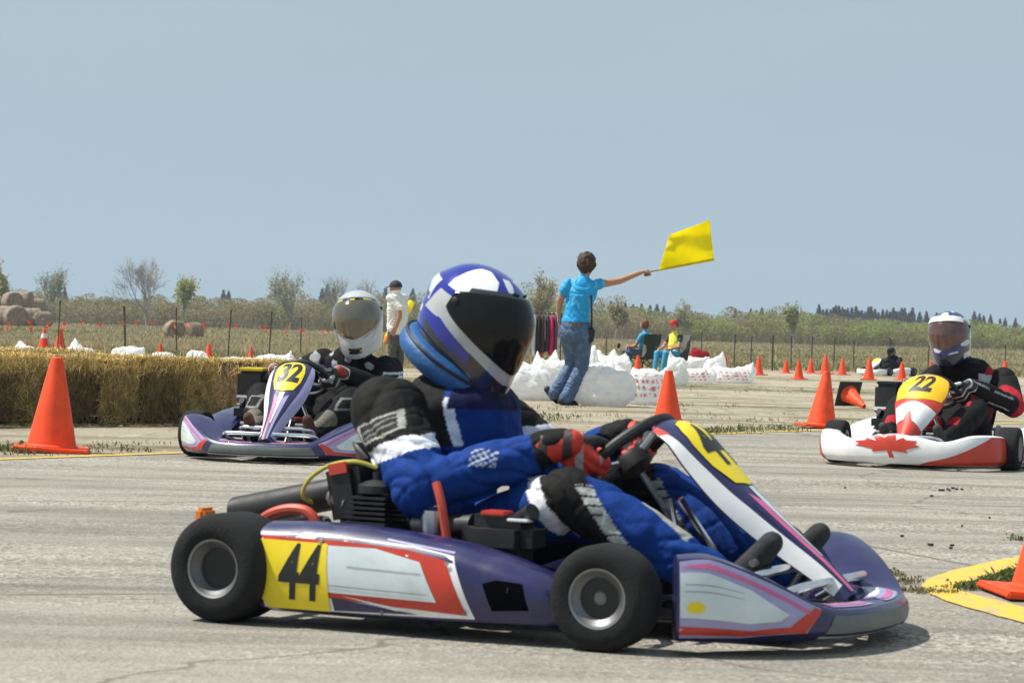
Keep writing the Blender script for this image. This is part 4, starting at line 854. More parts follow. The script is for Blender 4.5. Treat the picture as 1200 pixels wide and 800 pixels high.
def col22(co, nm, t):
    x, y, z = co.T; c = np.tile(np.array((.008, .007, .0075)), (len(co), 1)); RD = (.36, .015, .025)
    paint(c, np.isin(nm, ['thighL', 'thighR']) & (np.abs(y) < .20) & (x > -.02), RD); paint(c, np.isin(nm, ['uarmL']) & (t > .45) & (x > -.13), RD); paint(c, (nm == 'torso') & (np.abs(z - .35) < .08) & (y > .08) & (x > -.25), RD); paint(c, np.isin(nm, ['shinR', 'shinL']) & (t < .4) & (np.abs(y) < .24), RD)
    paint(c, (nm == 'torso') & (np.abs(z - .53) < .035) & (np.abs(y - .17) < .06) & (x > -.3), (.45, .47, .50)); paint(c, np.isin(nm, ['farmR', 'farmL']) & (np.sin(z * 70 + y * 40) > .93) & (t > .3), (.30, .31, .33)); paint(c, (nm == 'torso') & (z > .56) & (y > .15) & (y < .20), RD)
    paint(c, np.isin(nm, ['head', 'face']), SKIN); paint(c, np.isin(nm, ['head', 'face']) & (z < .790 + .03 * np.sin(y * 40)), (.02, .022, .06)); paint(c, np.isin(nm, ['head']) & (z > .842), (.03, .03, .035)); paint(c, np.isin(nm, ['neck']), (.012, .012, .03)); paint(c, np.isin(nm, ['footR', 'footL']), (.05, .05, .05)); return c
def g22(co, nm, t): c = np.tile(np.array((.022, .02, .02)), (len(co), 1)); k = np.sin(co[:, 0] * 120 + co[:, 2] * 60); paint(c, k > .6, (.55, .55, .56)); return c
d22 = driver('person', 'driver in a black and red suit at kart number 22, white strip across the visor', O22, Y22, J22, col22, s22, (-.16, -.08, .815), (R(4), R(8), R(4)), 1.04, m_visbr, False, g22)
h22 = [o for o in d22.children if o.name.startswith('helmet')][0]
pk = MB(); pk.grid(lambda u, w_: hp(u * 1.15, vt(u * 1.15) - .02 + .085 * w_, .013), 40, 5, m_wht, -1, 1, 0, 1, .006, lambda p: p); pk.build('visor_strip', h22, 50)
JF = dict(J22); driver('person', 'child driver in black on the far white kart, tiny in the distance', OF, YF, JF, const((.014, .014, .014)), sfar, (-.16, .0, .80), (0, R(15), 0), 1.0, m_vis, gcol=const((.02, .02, .02)), vox=.014, scale=KFS)

# ------------------------------------------------------------------ cones
def cone(loc, h, label, group='orange traffic cones', mat=None, base=None, rot=None, band=False, lean=0):
    t = thing('traffic_cone', label, 'traffic cone', loc, random.random() * 6.28, group)
    if rot: t.rotation_euler = rot
    elif lean: t.rotation_euler = (R(lean * random.uniform(-1, 1)), R(lean * random.uniform(-1, 1)), t.rotation_euler.z)
    b = MB(); w_ = h * .80; b.box((0, 0, h * .024), (w_, w_, h * .046), base or mat or m_cone, None, .3)
    for sx in (-1, 1):
        for sy in (-1, 1): b.box((sx * w_ * .42, sy * w_ * .42, h * .008), (w_ * .14, w_ * .14, h * .016), base or mat or m_cone, None, .2)
    b.build('base', t)
    c = MB(); r0, r1 = h * .265, h * .068
    pr = [(r0 * 1.06, h * .047), (r0 * 1.05, h * .062), (r0 * .98, h * .075)] + [(r0 * .98 + (r1 - r0 * .98) * k / 10, h * .075 + h * .905 * k / 10) for k in range(1, 11)] + [(r1 * .97, h * .992), (r1 * .82, h), (r1 * .68, h * .992), (r1 * .68, h * .9)]
    c.lathe(pr, mat or m_cone, Matrix(), 44)
    if band:
        rr = lambda z: r0 * .98 + (r1 - r0 * .98) * (z / h - .075) / .905 + .0015
        c.lathe([(rr(h * .60), h * .60), (rr(h * .80), h * .80)], m_cwht, Matrix(), 44)
    c.build('body', t); return t
random.seed(21)
cone(G(60, 528.5), .535, 'large clean orange cone at the left in front of the straw bales', lean=3).rotation_euler = (0, R(2.2), R(8))
cone(G(1232, 699), .47, 'orange cone by the yellow painted corner, cut by the right edge of the picture').rotation_euler = (0, R(3), R(5))
cone(G(782, 503), .47, 'orange cone behind the steering wheel of kart 44').rotation_euler = (0, 0, R(20))
cone(G(962, 501), .48, 'tall orange cone left of the toppled cone', mat=m_cone2).rotation_euler = (0, R(4.5), R(10))
pf = G(1000, 478)
fc = cone(pf, .36, 'toppled scuffed orange cone with a square black base', mat=m_cone2, base=m_cblk)
ax_ = V((.40, -.84, -.36)).normalized(); fc.rotation_mode = 'QUATERNION'; fc.rotation_quaternion = ax_.to_track_quat('Z', 'Y'); bc = P(994, 455, pf.y + .25); fc.location = bc
q = fc.rotation_quaternion.to_matrix(); zmin = min((q @ V((sx * .145, sy * .145, 0))).z for sx in (-1, 1) for sy in (-1, 1)); tipz = (q @ V((0, 0, .36))).z
fc.location.z = max(-zmin, -tipz + .02) + .002
for (x, yb, hp_, lab, bd) in [
    (51, 412, 27, 'far orange cone with a white band, behind the straw bales at the left', True), (70, 413, 28, 'scuffed far cone without band, right beside the white banded one', False),
    (31, 409, 9, 'low reddish cone by the white sack at the far left', False), (188, 419, 17, 'small cone above the straw bales, standing between two posts', False), (245, 428, 25, 'orange cone just right of the long straw bale row', False),
    (294, 421, 15, 'dark red cone behind the long white sacks', False), (747, 437, 21, 'cone beside the seated woman in the green chair', False), (850, 429, 13, 'small cone behind the printed white sacks', False),
    (889, 439, 21, 'orange cone just right of the last printed white sack', False), (921, 437, 16, 'short far cone, first of the right hand row from the sacks', False), (936, 444, 22, 'nearer cone in the right hand row, second from the sacks', False),
    (950, 437, 17, 'far cone just left of the tall cone tip', False), (967, 438, 22, 'far cone rising straight behind the tip of the tall cone', False), (987, 439, 19, 'far cone left of the small white kart', False), (1018, 445, 25, 'cone in front of the small white kart', False),
    (1057, 445, 21, 'cone just right of the small white kart', False), (1091, 440, 16, 'far cone left of driver 22, above the yellow plate', False), (1178, 446, 23, 'far cone right of driver 22 at the edge of the picture', False)]:
    p = G(x, yb); s_ = F / p.y; cone(p, hp_ / s_, lab, band=bd, mat=m_cone2 if 'scuffed' in lab or 'dark' in lab else None, lean=2)
pl = G(1101, 440); lc = cone(pl, .40, 'orange cone lying on its side far behind kart number 22'); lc.rotation_euler = (R(0), R(104), R(10)); lc.location = (pl.x, pl.y, pl.z + .16)

# ------------------------------------------------------------------ straw bales
def straw_bale(name, label, loc, rz, w_, d, h, seed, group, n=2600, tone=1.):
    random.seed(seed); t = thing(name, label, 'straw bale', loc, rz, group); bm = bmesh.new(); bmesh.ops.create_cube(bm, size=1)
    bmesh.ops.subdivide_edges(bm, edges=bm.edges[:], cuts=13, use_grid_fill=True)
    for v in bm.verts:
        p = V((v.co.x * w_, v.co.y * d, v.co.z * h)); e = V((abs(v.co.x) * 2, abs(v.co.y) * 2, abs(v.co.z) * 2)); rnd = max(0, e.x ** 6 * e.z ** 6 + e.y ** 6 * e.z ** 6 + e.x ** 6 * e.y ** 6)
        p *= 1 - .15 * min(rnd, 1.2); k = noise.noise(p * 9 + V((seed, 0, 0))) * .018 + noise.noise(p * 28 + V((0, seed, 0))) * .012
        p += p.normalized() * k; p.z += h / 2; v.co = V((p.x, p.y, max(0, p.z)))
    me = bpy.data.meshes.new('packed_straw'); bm.to_mesh(me); bm.free(); me.materials.append(m_haybody); me.polygons.foreach_set('use_smooth', [True] * len(me.polygons)); link('packed_straw', me, t)
    lf = Leaf()
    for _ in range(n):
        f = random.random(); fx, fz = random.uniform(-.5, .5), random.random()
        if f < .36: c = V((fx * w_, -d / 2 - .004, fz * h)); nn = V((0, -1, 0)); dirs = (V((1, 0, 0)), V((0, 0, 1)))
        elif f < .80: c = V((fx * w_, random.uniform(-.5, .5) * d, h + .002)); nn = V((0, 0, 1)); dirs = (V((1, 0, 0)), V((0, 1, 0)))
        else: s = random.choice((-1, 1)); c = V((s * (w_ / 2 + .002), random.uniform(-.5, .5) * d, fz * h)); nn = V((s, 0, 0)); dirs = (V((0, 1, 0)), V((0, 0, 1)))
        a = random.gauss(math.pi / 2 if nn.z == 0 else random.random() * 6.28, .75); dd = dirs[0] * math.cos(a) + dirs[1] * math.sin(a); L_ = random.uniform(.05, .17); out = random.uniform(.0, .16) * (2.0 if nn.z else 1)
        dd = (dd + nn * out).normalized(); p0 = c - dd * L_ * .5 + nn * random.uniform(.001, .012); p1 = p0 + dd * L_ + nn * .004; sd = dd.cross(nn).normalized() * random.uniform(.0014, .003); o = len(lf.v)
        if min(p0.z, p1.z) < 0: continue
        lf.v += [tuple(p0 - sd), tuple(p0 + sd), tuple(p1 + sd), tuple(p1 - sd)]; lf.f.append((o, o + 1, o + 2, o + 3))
        lf.c += [jit(random.choice([(.62, .45, .15), (.52, .35, .10), (.70, .54, .24), (.36, .23, .07)] if nn.z or fz > .86 - .14 * random.random() else [(.24, .155, .05), (.15, .095, .03), (.32, .22, .08), (.19, .12, .04)]), .25) if nn.z or fz > .74 else tuple(q_ * tone for q_ in jit(random.choice([(.24, .165, .06), (.15, .10, .035), (.32, .23, .09), (.19, .125, .045)]), .25))] * 4  # shade painted in: fronts and sides darker, tops and upper edges golden
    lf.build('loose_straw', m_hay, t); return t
ws = .335; E0 = G(252, 497); E1 = G(-10, 499); de = (E0 - E1); de.z = 0; ang = math.atan2(de.y, de.x); de.normalize(); dn_ = V((-de.y, de.x, 0))
labs = ['straw bale at the right end of the front row', 'second straw bale from the right end of the front row', 'darker straw bale in the middle of the front row, third from the right', 'straw bale just right of the large orange cone', 'straw bale partly hidden behind the large orange cone', 'straw bale at the left edge of the picture, left of the large cone', 'straw bale cut by the left edge of the picture']
for i in range(7):
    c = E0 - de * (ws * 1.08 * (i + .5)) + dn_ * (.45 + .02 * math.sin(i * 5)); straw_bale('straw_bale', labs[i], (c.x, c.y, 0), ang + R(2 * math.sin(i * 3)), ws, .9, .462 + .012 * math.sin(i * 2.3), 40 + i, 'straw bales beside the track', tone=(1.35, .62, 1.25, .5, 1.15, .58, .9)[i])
for i, (px, py, lab) in enumerate([(276, 493, 'straw bale set back beside kart number 32, left one'), (316, 493, 'straw bale set back behind the front of kart number 32, right one')]):
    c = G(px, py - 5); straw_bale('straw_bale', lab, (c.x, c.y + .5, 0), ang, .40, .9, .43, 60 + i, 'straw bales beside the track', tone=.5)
for i, px in enumerate((6, 46)):
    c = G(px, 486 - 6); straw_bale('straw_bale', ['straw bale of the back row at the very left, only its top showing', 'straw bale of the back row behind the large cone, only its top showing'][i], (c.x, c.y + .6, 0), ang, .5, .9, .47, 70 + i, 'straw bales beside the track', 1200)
ch = Leaf(); random.seed(8)
for _ in range(1500):
    p = E1.lerp(E0, random.uniform(-.1, 1.25)) - dn_ * abs(random.gauss(0, .22)); a = random.random() * 6.28; L_ = random.uniform(.03, .10); d = V((math.cos(a), math.sin(a), .1)); sd = V((-d.y, d.x, 0)) * .002; o = len(ch.v); p = V((p.x, p.y, .004 + random.random() * .01))
    ch.v += [tuple(p - sd), tuple(p + sd), tuple(p + d * L_ + sd), tuple(p + d * L_ - sd)]; ch.f.append((o, o + 1, o + 2, o + 3)); ch.c += [jit((.45, .33, .13), .3)] * 4
tag(ch.build('scattered_straw', m_hay), kind='stuff')

# ------------------------------------------------------------------ white sacks
def sack(label, px0, px1, yt, yb, seed, ears=(), prt=False, cat='sack', red=False, dy=0, zl=0, gr='white filled sacks'):
    g_ = G((px0 + px1) / 2, yb); s_ = F / g_.y; w_ = (px1 - px0) / s_ * 1.06; h = (yb - yt) / s_ * 1.05; d = max(w_ * .62, h * .7); NU, NV = 110, 64; vs = []; cs = []; rs = random.Random(seed)
    t = MB()
    for j in range(NV + 1):
        ph = -math.pi / 2 + math.pi * j / NV
        for i in range(NU):
            th = 2 * math.pi * i / NU; f = lambda v_, e: math.copysign(abs(v_) ** e, v_); p = V((f(math.cos(ph), .7) * f(math.cos(th), .72) * .5, f(math.cos(ph), .7) * f(math.sin(th), .8) * .5, f(math.sin(ph), .85) * .5))
            q = V((p.x * w_, p.y * d, p.z * h)); fold = noise.noise(V((q.x * 5 + seed, q.y * 5, q.z * 7))) * .05 + abs(noise.noise(V((q.x * 8, q.y * 8 + seed, q.z * 6)))) * .04 - max(0, 1 - abs(noise.noise(V((q.x * 7 + q.z * 8, q.y * 9 + seed, q.z * 6 - q.x * 5)))) * 5) * .015 - max(0, 1 - abs(noise.noise(V((q.x * 13 - q.z * 9, q.y * 12 + seed, q.z * 14 + q.x * 6)))) * 4) * .008
            q += q.normalized() * fold * min(1, h / .3); z = q.z + h * .42
            if z < 0: q.x *= 1 + .08; z = z * .12
            for (ex, ey, eh, es) in ears: k = math.exp(-(((q.x / w_ - ex) / es) ** 2 + ((q.y / d - ey) / .13) ** 2)) * (1 + .5 * noise.noise(V((q.x * 22, seed, 0)))) * (1 if p.z > 0 else max(0, 1 + p.z * 4)); z += eh * h * k * (.8 + .4 * noise.noise(V((q.x * 30, q.y * 30, seed)))); q.x += .1 * w_ * ex * k
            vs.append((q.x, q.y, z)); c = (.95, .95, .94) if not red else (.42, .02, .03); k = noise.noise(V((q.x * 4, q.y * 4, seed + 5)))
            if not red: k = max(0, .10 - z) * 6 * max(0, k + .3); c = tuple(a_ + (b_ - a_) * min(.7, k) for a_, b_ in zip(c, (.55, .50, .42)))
            if prt and q.y < 0 and abs(q.x) < w_ * .38:
                rows = z / h * 5.2; m_ = math.sin(q.x / w_ * 58 + rows * 2) + .7 * math.sin(q.x / w_ * 31)
                if .22 < z / h < .80 and rows % 1 < .58 and m_ > .1: c = (.62, .22, .26)
            cs.append(c)
    fs = [(j * NU + i, j * NU + (i + 1) % NU, (j + 1) * NU + (i + 1) % NU, (j + 1) * NU + i) for j in range(NV) for i in range(NU)]
    t.add(vs, fs, m_sack); o = t.build('sack', None, 70, cols=np.array(cs)); o.location = (g_.x, g_.y + d * .45 + dy, g_.z + zl - .005); o.rotation_euler = (0, 0, rs.uniform(-.25, .25)); tag(o, label, cat, gr); return o
E1_ = [(-.38, 0, .35, .10), (.40, 0, .30, .10)]
sack('bulky white sack just right of the blue and white helmet', 572, 648, 426, 468, 1, [(-.2, 0, .15, .15), (.3, 0, .2, .1)])
sack('white sack with a spiky tied top left of the flag waver', 622, 668, 420, 463, 2, [(.1, 0, .35, .12), (-.3, 0, .25, .1)], dy=.55)
sack('white sack standing behind the legs of the flag waver', 655, 704, 414, 462, 3, [(.3, 0, .30, .10), (-.2, 0, .15, .1), (.05, 0, .12, .06)], dy=.5)
sack('biggest white sack in front, with a shaded right side', 672, 740, 428, 475.5, 4, [(.1, .1, .12, .2)])
sack('white sack with gathered top behind the biggest one', 696, 742, 417, 460, 5, [(.0, 0, .22, .10), (-.32, 0, .25, .10), (.3, 0, .1, .1)], dy=.5)
sack('upright white sack with faint pink print at the bag pile right end', 735, 786, 432, 474, 6, [(.42, 0, .28, .12), (-.35, 0, .1, .1)], True)
sack('small white sack with a pointed corner behind the printed ones', 781, 806, 420, 452, 7, [(-.3, 0, .45, .14)])
sack('lying white sack with rows of red print', 786, 838, 431, 449, 8, [(-.4, 0, .25, .12), (.4, 0, .2, .1)], True)
sack('white sack stacked over the lying printed one', 798, 832, 419, 437, 9, [(.45, 0, .35, .12)], dy=.3, zl=.02)
sack('narrow white sack leaning between printed sacks', 826, 850, 418, 447, 10, [(.35, 0, .35, .2)])
sack('white printed sack with a raised right corner, rightmost of the pile', 838, 884, 430, 449, 11, [(.42, 0, .55, .14), (-.4, 0, .2, .12)], True)
sack('dark red bag behind the stacked white sacks', 810, 836, 410, 436, 12, [(-.2, 0, .1, .2)], red=True, cat='bag', gr='bags at the end of the sack pile', dy=.9)
sack('white sack with a sharp raised peak behind the left straw bales', 72, 108, 406, 424, 13, [(-.15, 0, .55, .16)], dy=.2)
sack('rounded white sack by the post behind the straw bales', 130, 168, 405, 424, 14, [(.4, 0, .1, .1)])
sack('flat white sack under the small cone behind the straw bales', 176, 204, 412, 424, 15)
sack('crumpled white sack at the right end of the straw bale row', 218, 242, 411, 434, 16, [(-.2, 0, .1, .2)])
sack('white sack with a dark red cone behind it at the far left', 12, 46, 405, 422, 17, [(-.2, 0, .4, .15)])
sack('long low white sack behind the set back straw bale', 252, 300, 418, 436, 18, [(.4, 0, .1, .1)])
sack('long low white sack with a raised right end above kart 32', 292, 342, 416, 436, 19, [(.38, 0, .35, .1)])

# ------------------------------------------------------------------ bystanders
def hair(name, parent, c, r, seed, col, rot=0, cut=None, low=-.9):
    mb = MB(); vs = []; NU, NV = 40, 26; random.seed(seed)
    for j in range(NV + 1):
        ph = math.pi / 2 - (math.pi / 2 - low) * j / NV
        for i in range(NU):
            th = 2 * math.pi * i / NU; d = V((math.cos(ph) * math.cos(th), math.cos(ph) * math.sin(th), math.sin(ph))); k = 1 + .13 * noise.noise(d * 3.5 + V((seed, 0, 0))) + .10 * noise.noise(V((d.x * 14, d.y * 14, d.z * 6)))
            if cut is not None: f = d.dot(cut); k *= 1 - .30 * max(0, f) * (1 if d.z < .45 else .2)
            vs.append(V(c) + V((d.x * r[0], d.y * r[1], d.z * r[2])) * k)
    mb.add(vs, [(j * NU + i, j * NU + (i + 1) % NU, (j + 1) * NU + (i + 1) % NU, (j + 1) * NU + i) for j in range(NV) for i in range(NU)], M(name + ' colour', col, .7, var=.45, vs=60, bump=.6, bs=90)); return mb.build('hair', parent, 80)
# flag waver
gw = G(657, 474); sw_ = F / gw.y; wl = lambda px, py, y=0: V(((px - 657) / sw_, y, (474 - py) / sw_))
wm = thing('person', 'woman in a turquoise shirt and jeans seen from behind, waving a flag', 'person', gw, 0, 'people beside the track')
X = V((1, 0, 0)); Yv = V((0, 1, 0))
chest, waist, pel, neckb = wl(678, 345), wl(673, 366), wl(672, 385), wl(679, 328)
handw = wl(748, 316, .18); f_sh = wl(694, 333)
pr = [('l', 'torso', [(neckb + V((0, 0, .035)), X * .05, Yv * .05), (neckb + V((-.005, 0, -.03)), X * .13, Yv * .085), (chest, X * .155, Yv * .105), (waist, X * .125, Yv * .095)]),
      ('l', 'hips', [(waist + V((0, 0, .03)), X * .122, Yv * .092), (pel, X * .165, Yv * .125), (pel + V((0, 0, -.09)), X * .155, Yv * .12), (pel + V((0, 0, -.13)), X * .12, Yv * .10)]),
      ('c', 'neck', neckb, .052, wl(682, 318, .0), .05), ('e', 'head', wl(683, 309, .01), .078, .094, .108), ('c', 'face', wl(684, 309, .09), .012, wl(684.3, 311, .108), .014),
      ('c', 'sleeve', f_sh + V((-.03, 0, -.01)), .062, wl(700, 331, .04), .054), ('c', 'arm', wl(697, 332, .03), .044, wl(722, 327, .10), .036), ('c', 'arm', wl(722, 327, .10), .036, handw, .024),
      ('c', 'sleeve', wl(662, 333), .058, wl(657, 341), .052), ('c', 'arm', wl(658, 338), .042, wl(653, 352, .03), .035), ('c', 'arm', wl(653, 352, .03), .034, wl(651.5, 368, .10), .024),
      ('c', 'legR', wl(680, 392), .105, wl(681, 427, .05), .075), ('c', 'legR', wl(681, 427, .05), .074, wl(671, 450, -.01), .070), ('c', 'legR', wl(671, 450, -.01), .070, wl(664.5, 465, -.02), .080),
      ('c', 'legL', wl(665, 394, .02), .102, wl(670, 428, .14), .073), ('c', 'legL', wl(670, 428, .14), .072, wl(658, 447, .10), .068), ('c', 'legL', wl(658, 447, .10), .068, wl(649.5, 460, .08), .076),
      ('c', 'shoe', wl(658, 469.5, -.04), .042, wl(667, 471.2, .05), .040), ('c', 'shoe', wl(667, 471.2, .05), .040, wl(675, 472, .13), .030), ('c', 'shoe', wl(641, 456.5, .07), .036, wl(648, 465, .12), .040), ('c', 'shoe', wl(648, 465, .12), .040, wl(653, 470.5, .16), .030)]
pr += [(p[0], 'arm') + p[2:] for p in hand(handw, wl(756, 313.5, .26) - handw, V((0, -.3, -1)), (55, 75, 55), .95)] + [(p[0], 'arm') + p[2:] for p in hand(wl(651.5, 368, .10), V((.0, .1, -1)), V((1, 0, 0)), (20, 25, 15), .92)]
def colw(co, nm, t):
    x, y, z = co.T; c = np.tile(np.array((.46, .235, .155)), (len(co), 1)); k = np.array([noise.noise(V(p) * 16) for p in co]); sh = np.isin(nm, ['torso', 'sleeve'])
    paint(c, (nm == 'arm') & (x > .0) & (x < .30), (.008, .34, .72)); paint(c, sh, (.008, .34, .72)); paint(c, sh & (k > .22), (.05, .46, .80)); je = np.isin(nm, ['hips', 'legR', 'legL']); paint(c, je, (.055, .105, .20)); paint(c, je & (k > .2), (.085, .145, .25)); paint(c, je & (z > wl(0, 376.5).z), (.008, .34, .72)); paint(c, (nm == 'hips') & (np.abs(z - wl(0, 380).z) < .012) & (y < 0) & (np.abs(x - .135) < .05), (.16, .12, .06)); paint(c, nm == 'shoe', (.018, .017, .017)); return c
body('body', pr, colw, wm, m_skin, .0065, 3, .010, lambda co, nm, t: np.where(np.isin(nm, ['torso', 'sleeve', 'hips', 'legR', 'legL']), 1, .0))
hair('short brown hair', wm, wl(682.6, 307.5, -.012), (.098, .108, .118), 4, (.050, .022, .012), cut=V((0, 1, -.2)).normalized(), low=-1.05)
bg_ = MB(); bg_.box(wl(690, 392, -.03), (.07, .10, .16), m_blk, Euler((0, R(8), 0)), .25); bg_.tube([wl(689, 345, -.10), wl(690, 370, -.12), wl(690.5, 386, -.05)], .010, m_blk, 8); bg_.build('shoulder_bag', wm)
st = thing('flag', 'big plain yellow flag streaming from the hand of the woman in turquoise', 'flag', gw, 0, 'yellow race flags')
a0, a1 = wl(743, 318.3, .20), wl(836, 297.5, .50); sm_ = MB(); sm_.tube([a0, a1], .0085, m_wood, 10); sm_.build('stick', st)
b0 = wl(769.5, 312.2, .29); topc = [wl(781, 271, .30), wl(800, 263, .36), wl(815, 257, .42), wl(829, 251, .44)]; botc = [b0, b0.lerp(a1, .33), b0.lerp(a1, .66), a1]
def fl(u, v): b = V(interp([tuple(p) for p in botc], u)); t_ = V(interp([tuple(p) for p in topc], u)); p = b.lerp(t_, v); k = math.sin(v * math.pi); return p + V((.07 * k * math.sin(u * 3.1) * (u - .3), .05 * math.sin(u * 7 + v * 3) * v + .03 * math.sin(v * 9 + u * 2) * v, .03 * k * math.sin(u * 6)))
cl = MB(); cl.grid(fl, 36, 30, m_flag, 0, 1, 0, 1, .003, V((0, -1, 0))); cl.tube([b0, b0.lerp(a1, .5), a1], .013, m_flag, 10, 3); cl.build('cloth', st, 80)
# man with a rolled flag
gm = G(462, 435); sm2 = F / gm.y; ml = lambda px, py, y=0: V(((px - 462) / sm2, y, (435 - py) / sm2))
mn = thing('person', 'man in a white T-shirt and dark cap standing beyond the silver helmet', 'person', gm, 0, 'people beside the track'); fx = V((-.8, .6, 0)); sx_ = V((.6, .8, 0))
nk, cs_, ws_, pv = ml(462.5, 347), ml(463.5, 358), ml(464, 374), ml(464, 386)
pr = [('l', 'torso', [(nk + V((0, 0, .04)), sx_ * .06, fx * .06), (nk, sx_ * .17, fx * .10), (cs_, sx_ * .215, fx * .135), (ws_, sx_ * .20, fx * .15), (pv, sx_ * .20, fx * .15)]), ('l', 'trousers', [(ws_ + V((0, 0, -.12)), sx_ * .185, fx * .135), (pv, sx_ * .185, fx * .14), (pv + V((0, 0, -.13)), sx_ * .17, fx * .13)]),
      ('c', 'neck', nk, .06, ml(461, 341), .058), ('e', 'head', ml(461, 338), .098, .082, .115, Matrix.Rotation(R(-37), 3, 'Z')), ('c', 'face', ml(461, 338.5) + fx * .10, .012, ml(461, 339.5) + fx * .112, .014),
      ('c', 'trousers', ml(460, 390, -.05), .10, ml(459, 412, -.05), .075), ('c', 'trousers', ml(459, 412, -.05), .074, ml(459, 431, -.05), .06), ('c', 'trousers', ml(467, 390, .08), .10, ml(468, 412, .08), .075), ('c', 'trousers', ml(468, 412, .08), .074, ml(468, 431, .08), .06),
      ('c', 'shoe', ml(460, 432.5, -.05), .045, ml(454, 433, 0), .035), ('c', 'shoe', ml(469, 432.5, .08), .045, ml(463, 433, .13), .035),
      ('c', 'sleeve', nk + sx_ * -.17 + V((0, 0, -.03)), .07, ml(467, 361, -.2), .062), ('c', 'arm', ml(467, 360, -.2), .046, ml(467, 372, -.22), .04), ('c', 'arm', ml(467, 372, -.22), .038, ml(462, 386, -.16), .028), ('c', 'sleeve', nk + sx_ * .17 + V((0, 0, -.03)), .07, nk + sx_ * .22 + V((0, 0, -.22)), .06), ('c', 'arm', nk + sx_ * .22 + V((0, 0, -.2)), .044, nk + sx_ * .22 + V((0, 0, -.5)), .036)]
pr += [(p[0], 'arm') + p[2:] for p in hand(ml(462, 386, -.16), V((-.4, .1, -.8)), V((.3, 1, 0)), (45, 60, 40), 1.0)] + [(p[0], 'arm') + p[2:] for p in hand(nk + sx_ * .22 + V((0, 0, -.5)), V((0, 0, -1)), -sx_, (30, 35, 25), 1.)]
def colm(co, nm, t): c = np.tile(np.array((.40, .20, .13)), (len(co), 1)); paint(c, np.isin(nm, ['torso', 'sleeve']), (.76, .74, .68)); paint(c, nm == 'trousers', (.07, .065, .05)); paint(c, nm == 'shoe', (.03, .03, .03)); return c
body('body', pr, colm, mn, m_skin, .009, 3, .012, lambda co, nm, t: np.where(np.isin(nm, ['torso', 'sleeve', 'trousers']), 1, .0))
def cap(parent, c, fwd, r, m_, brim=True):
    mb = MB(); rt = fwd.to_track_quat('X', 'Z').to_matrix().to_4x4(); mt = Matrix.Translation(c) @ rt
    mb.lathe([(r * math.cos(a), r * .95 * math.sin(a)) for a in [R(-8 + 98 * k / 9) for k in range(9)]] + [(.001, r * .97)], m_, mt, 28)
    if brim: mb.grid(lambda u, v: mt @ V((r * .80 * math.cos(u * 1.15) + v * .085 * math.cos(u * 1.0), r * .97 * math.sin(u * 1.15) + v * .02 * math.sin(u), -.012 * v - .012 * u * u)), 16, 5, m_, -1, 1, 0, 1, .006)
    return mb.build('cap', parent)
cap(mn, ml(461, 337) + V((0, 0, .02)), fx, .108, M('dark cap', (.02, .022, .03), .8))
yf = thing('flag', 'rolled yellow flag with an orange end held low by the man in white', 'flag', gm, 0, 'yellow race flags'); p0, p1 = ml(480, 352, .32), ml(450, 403, -.02); rf = MB(); rf.tube([p0, p1], .012, m_wood, 8); rf.build('stick', yf)
rc = MB(); rc.tube([p0.lerp(p1, .02), p0.lerp(p1, .16), p0.lerp(p1, .34)], .05, m_flag, 14, 5, .085); rc.tube([p0.lerp(p1, .30), p0.lerp(p1, .5), p0.lerp(p1, .72), p0.lerp(p1, .88)], .085, m_flag, 14, 5, .075); rc.build('cloth', yf); rc = MB(); rc.tube([p0.lerp(p1, .86), p0.lerp(p1, .93), p0.lerp(p1, .985)], .076, m_orp, 14, 4, .03); rc.build('tip', yf)
# spectators in folding chairs
def chair(label, loc, rz, cloth, edge):
    c = thing('folding_chair', label, 'folding chair', loc, rz, 'folding camp chairs')             # faces local +x
    f_ = MB()
    for s in (-1, 1):
        f_.tube([(.26, s * .25, .01), (-.22, -s * .25, .40)], .011, m_blkm, 8); f_.tube([(-.24, s * .25, .01), (.22, -s * .25, .40)], .011, m_blkm, 8); f_.tube([(.25, s * .25, .01), (-.24, s * .25, .36)], .011, m_blkm, 8); f_.tube([(-.26, s * .25, .01), (.24, s * .27, .34), (.26, s * .28, .58)], .011, m_blkm, 8, 3); f_.tube([(-.24, s * .26, .30), (-.34, s * .26, .88)], .011, m_blkm, 8)
    f_.build('frame', c)
    s_ = MB(); s_.grid(lambda u, v: (-.24 + .48 * u, -.25 + .5 * v, .40 - .07 * math.sin(v * math.pi) - .05 * math.sin(u * 2.4)), 12, 12, cloth, 0, 1, 0, 1, .008, V((0, 0, 1))); s_.build('seat', c)
    b = MB(); bk = lambda u, v: (-.25 - .11 * v - .05 * math.sin(u * math.pi), -.27 + .54 * u, .30 + .60 * v); b.grid(bk, 14, 14, cloth, 0, 1, 0, 1, .010, V((-1, 0, 0)))
    for s in (-1, 1): b.decal([(.5 + s * .5, .08), (.5 + s * .40, .10), (.5 + s * .30, .32), (.5 + s * .38, .55), (.5 + s * .5, .62)], bk, edge, .004, V((-1, 0, 0)), .06)
    b.build('backrest', c)
    for s in (-1, 1): a = MB(); a.box((.0, s * .28, .59), (.50, .075, .015), cloth, None, .3); a.build('armrest', c)
    return c
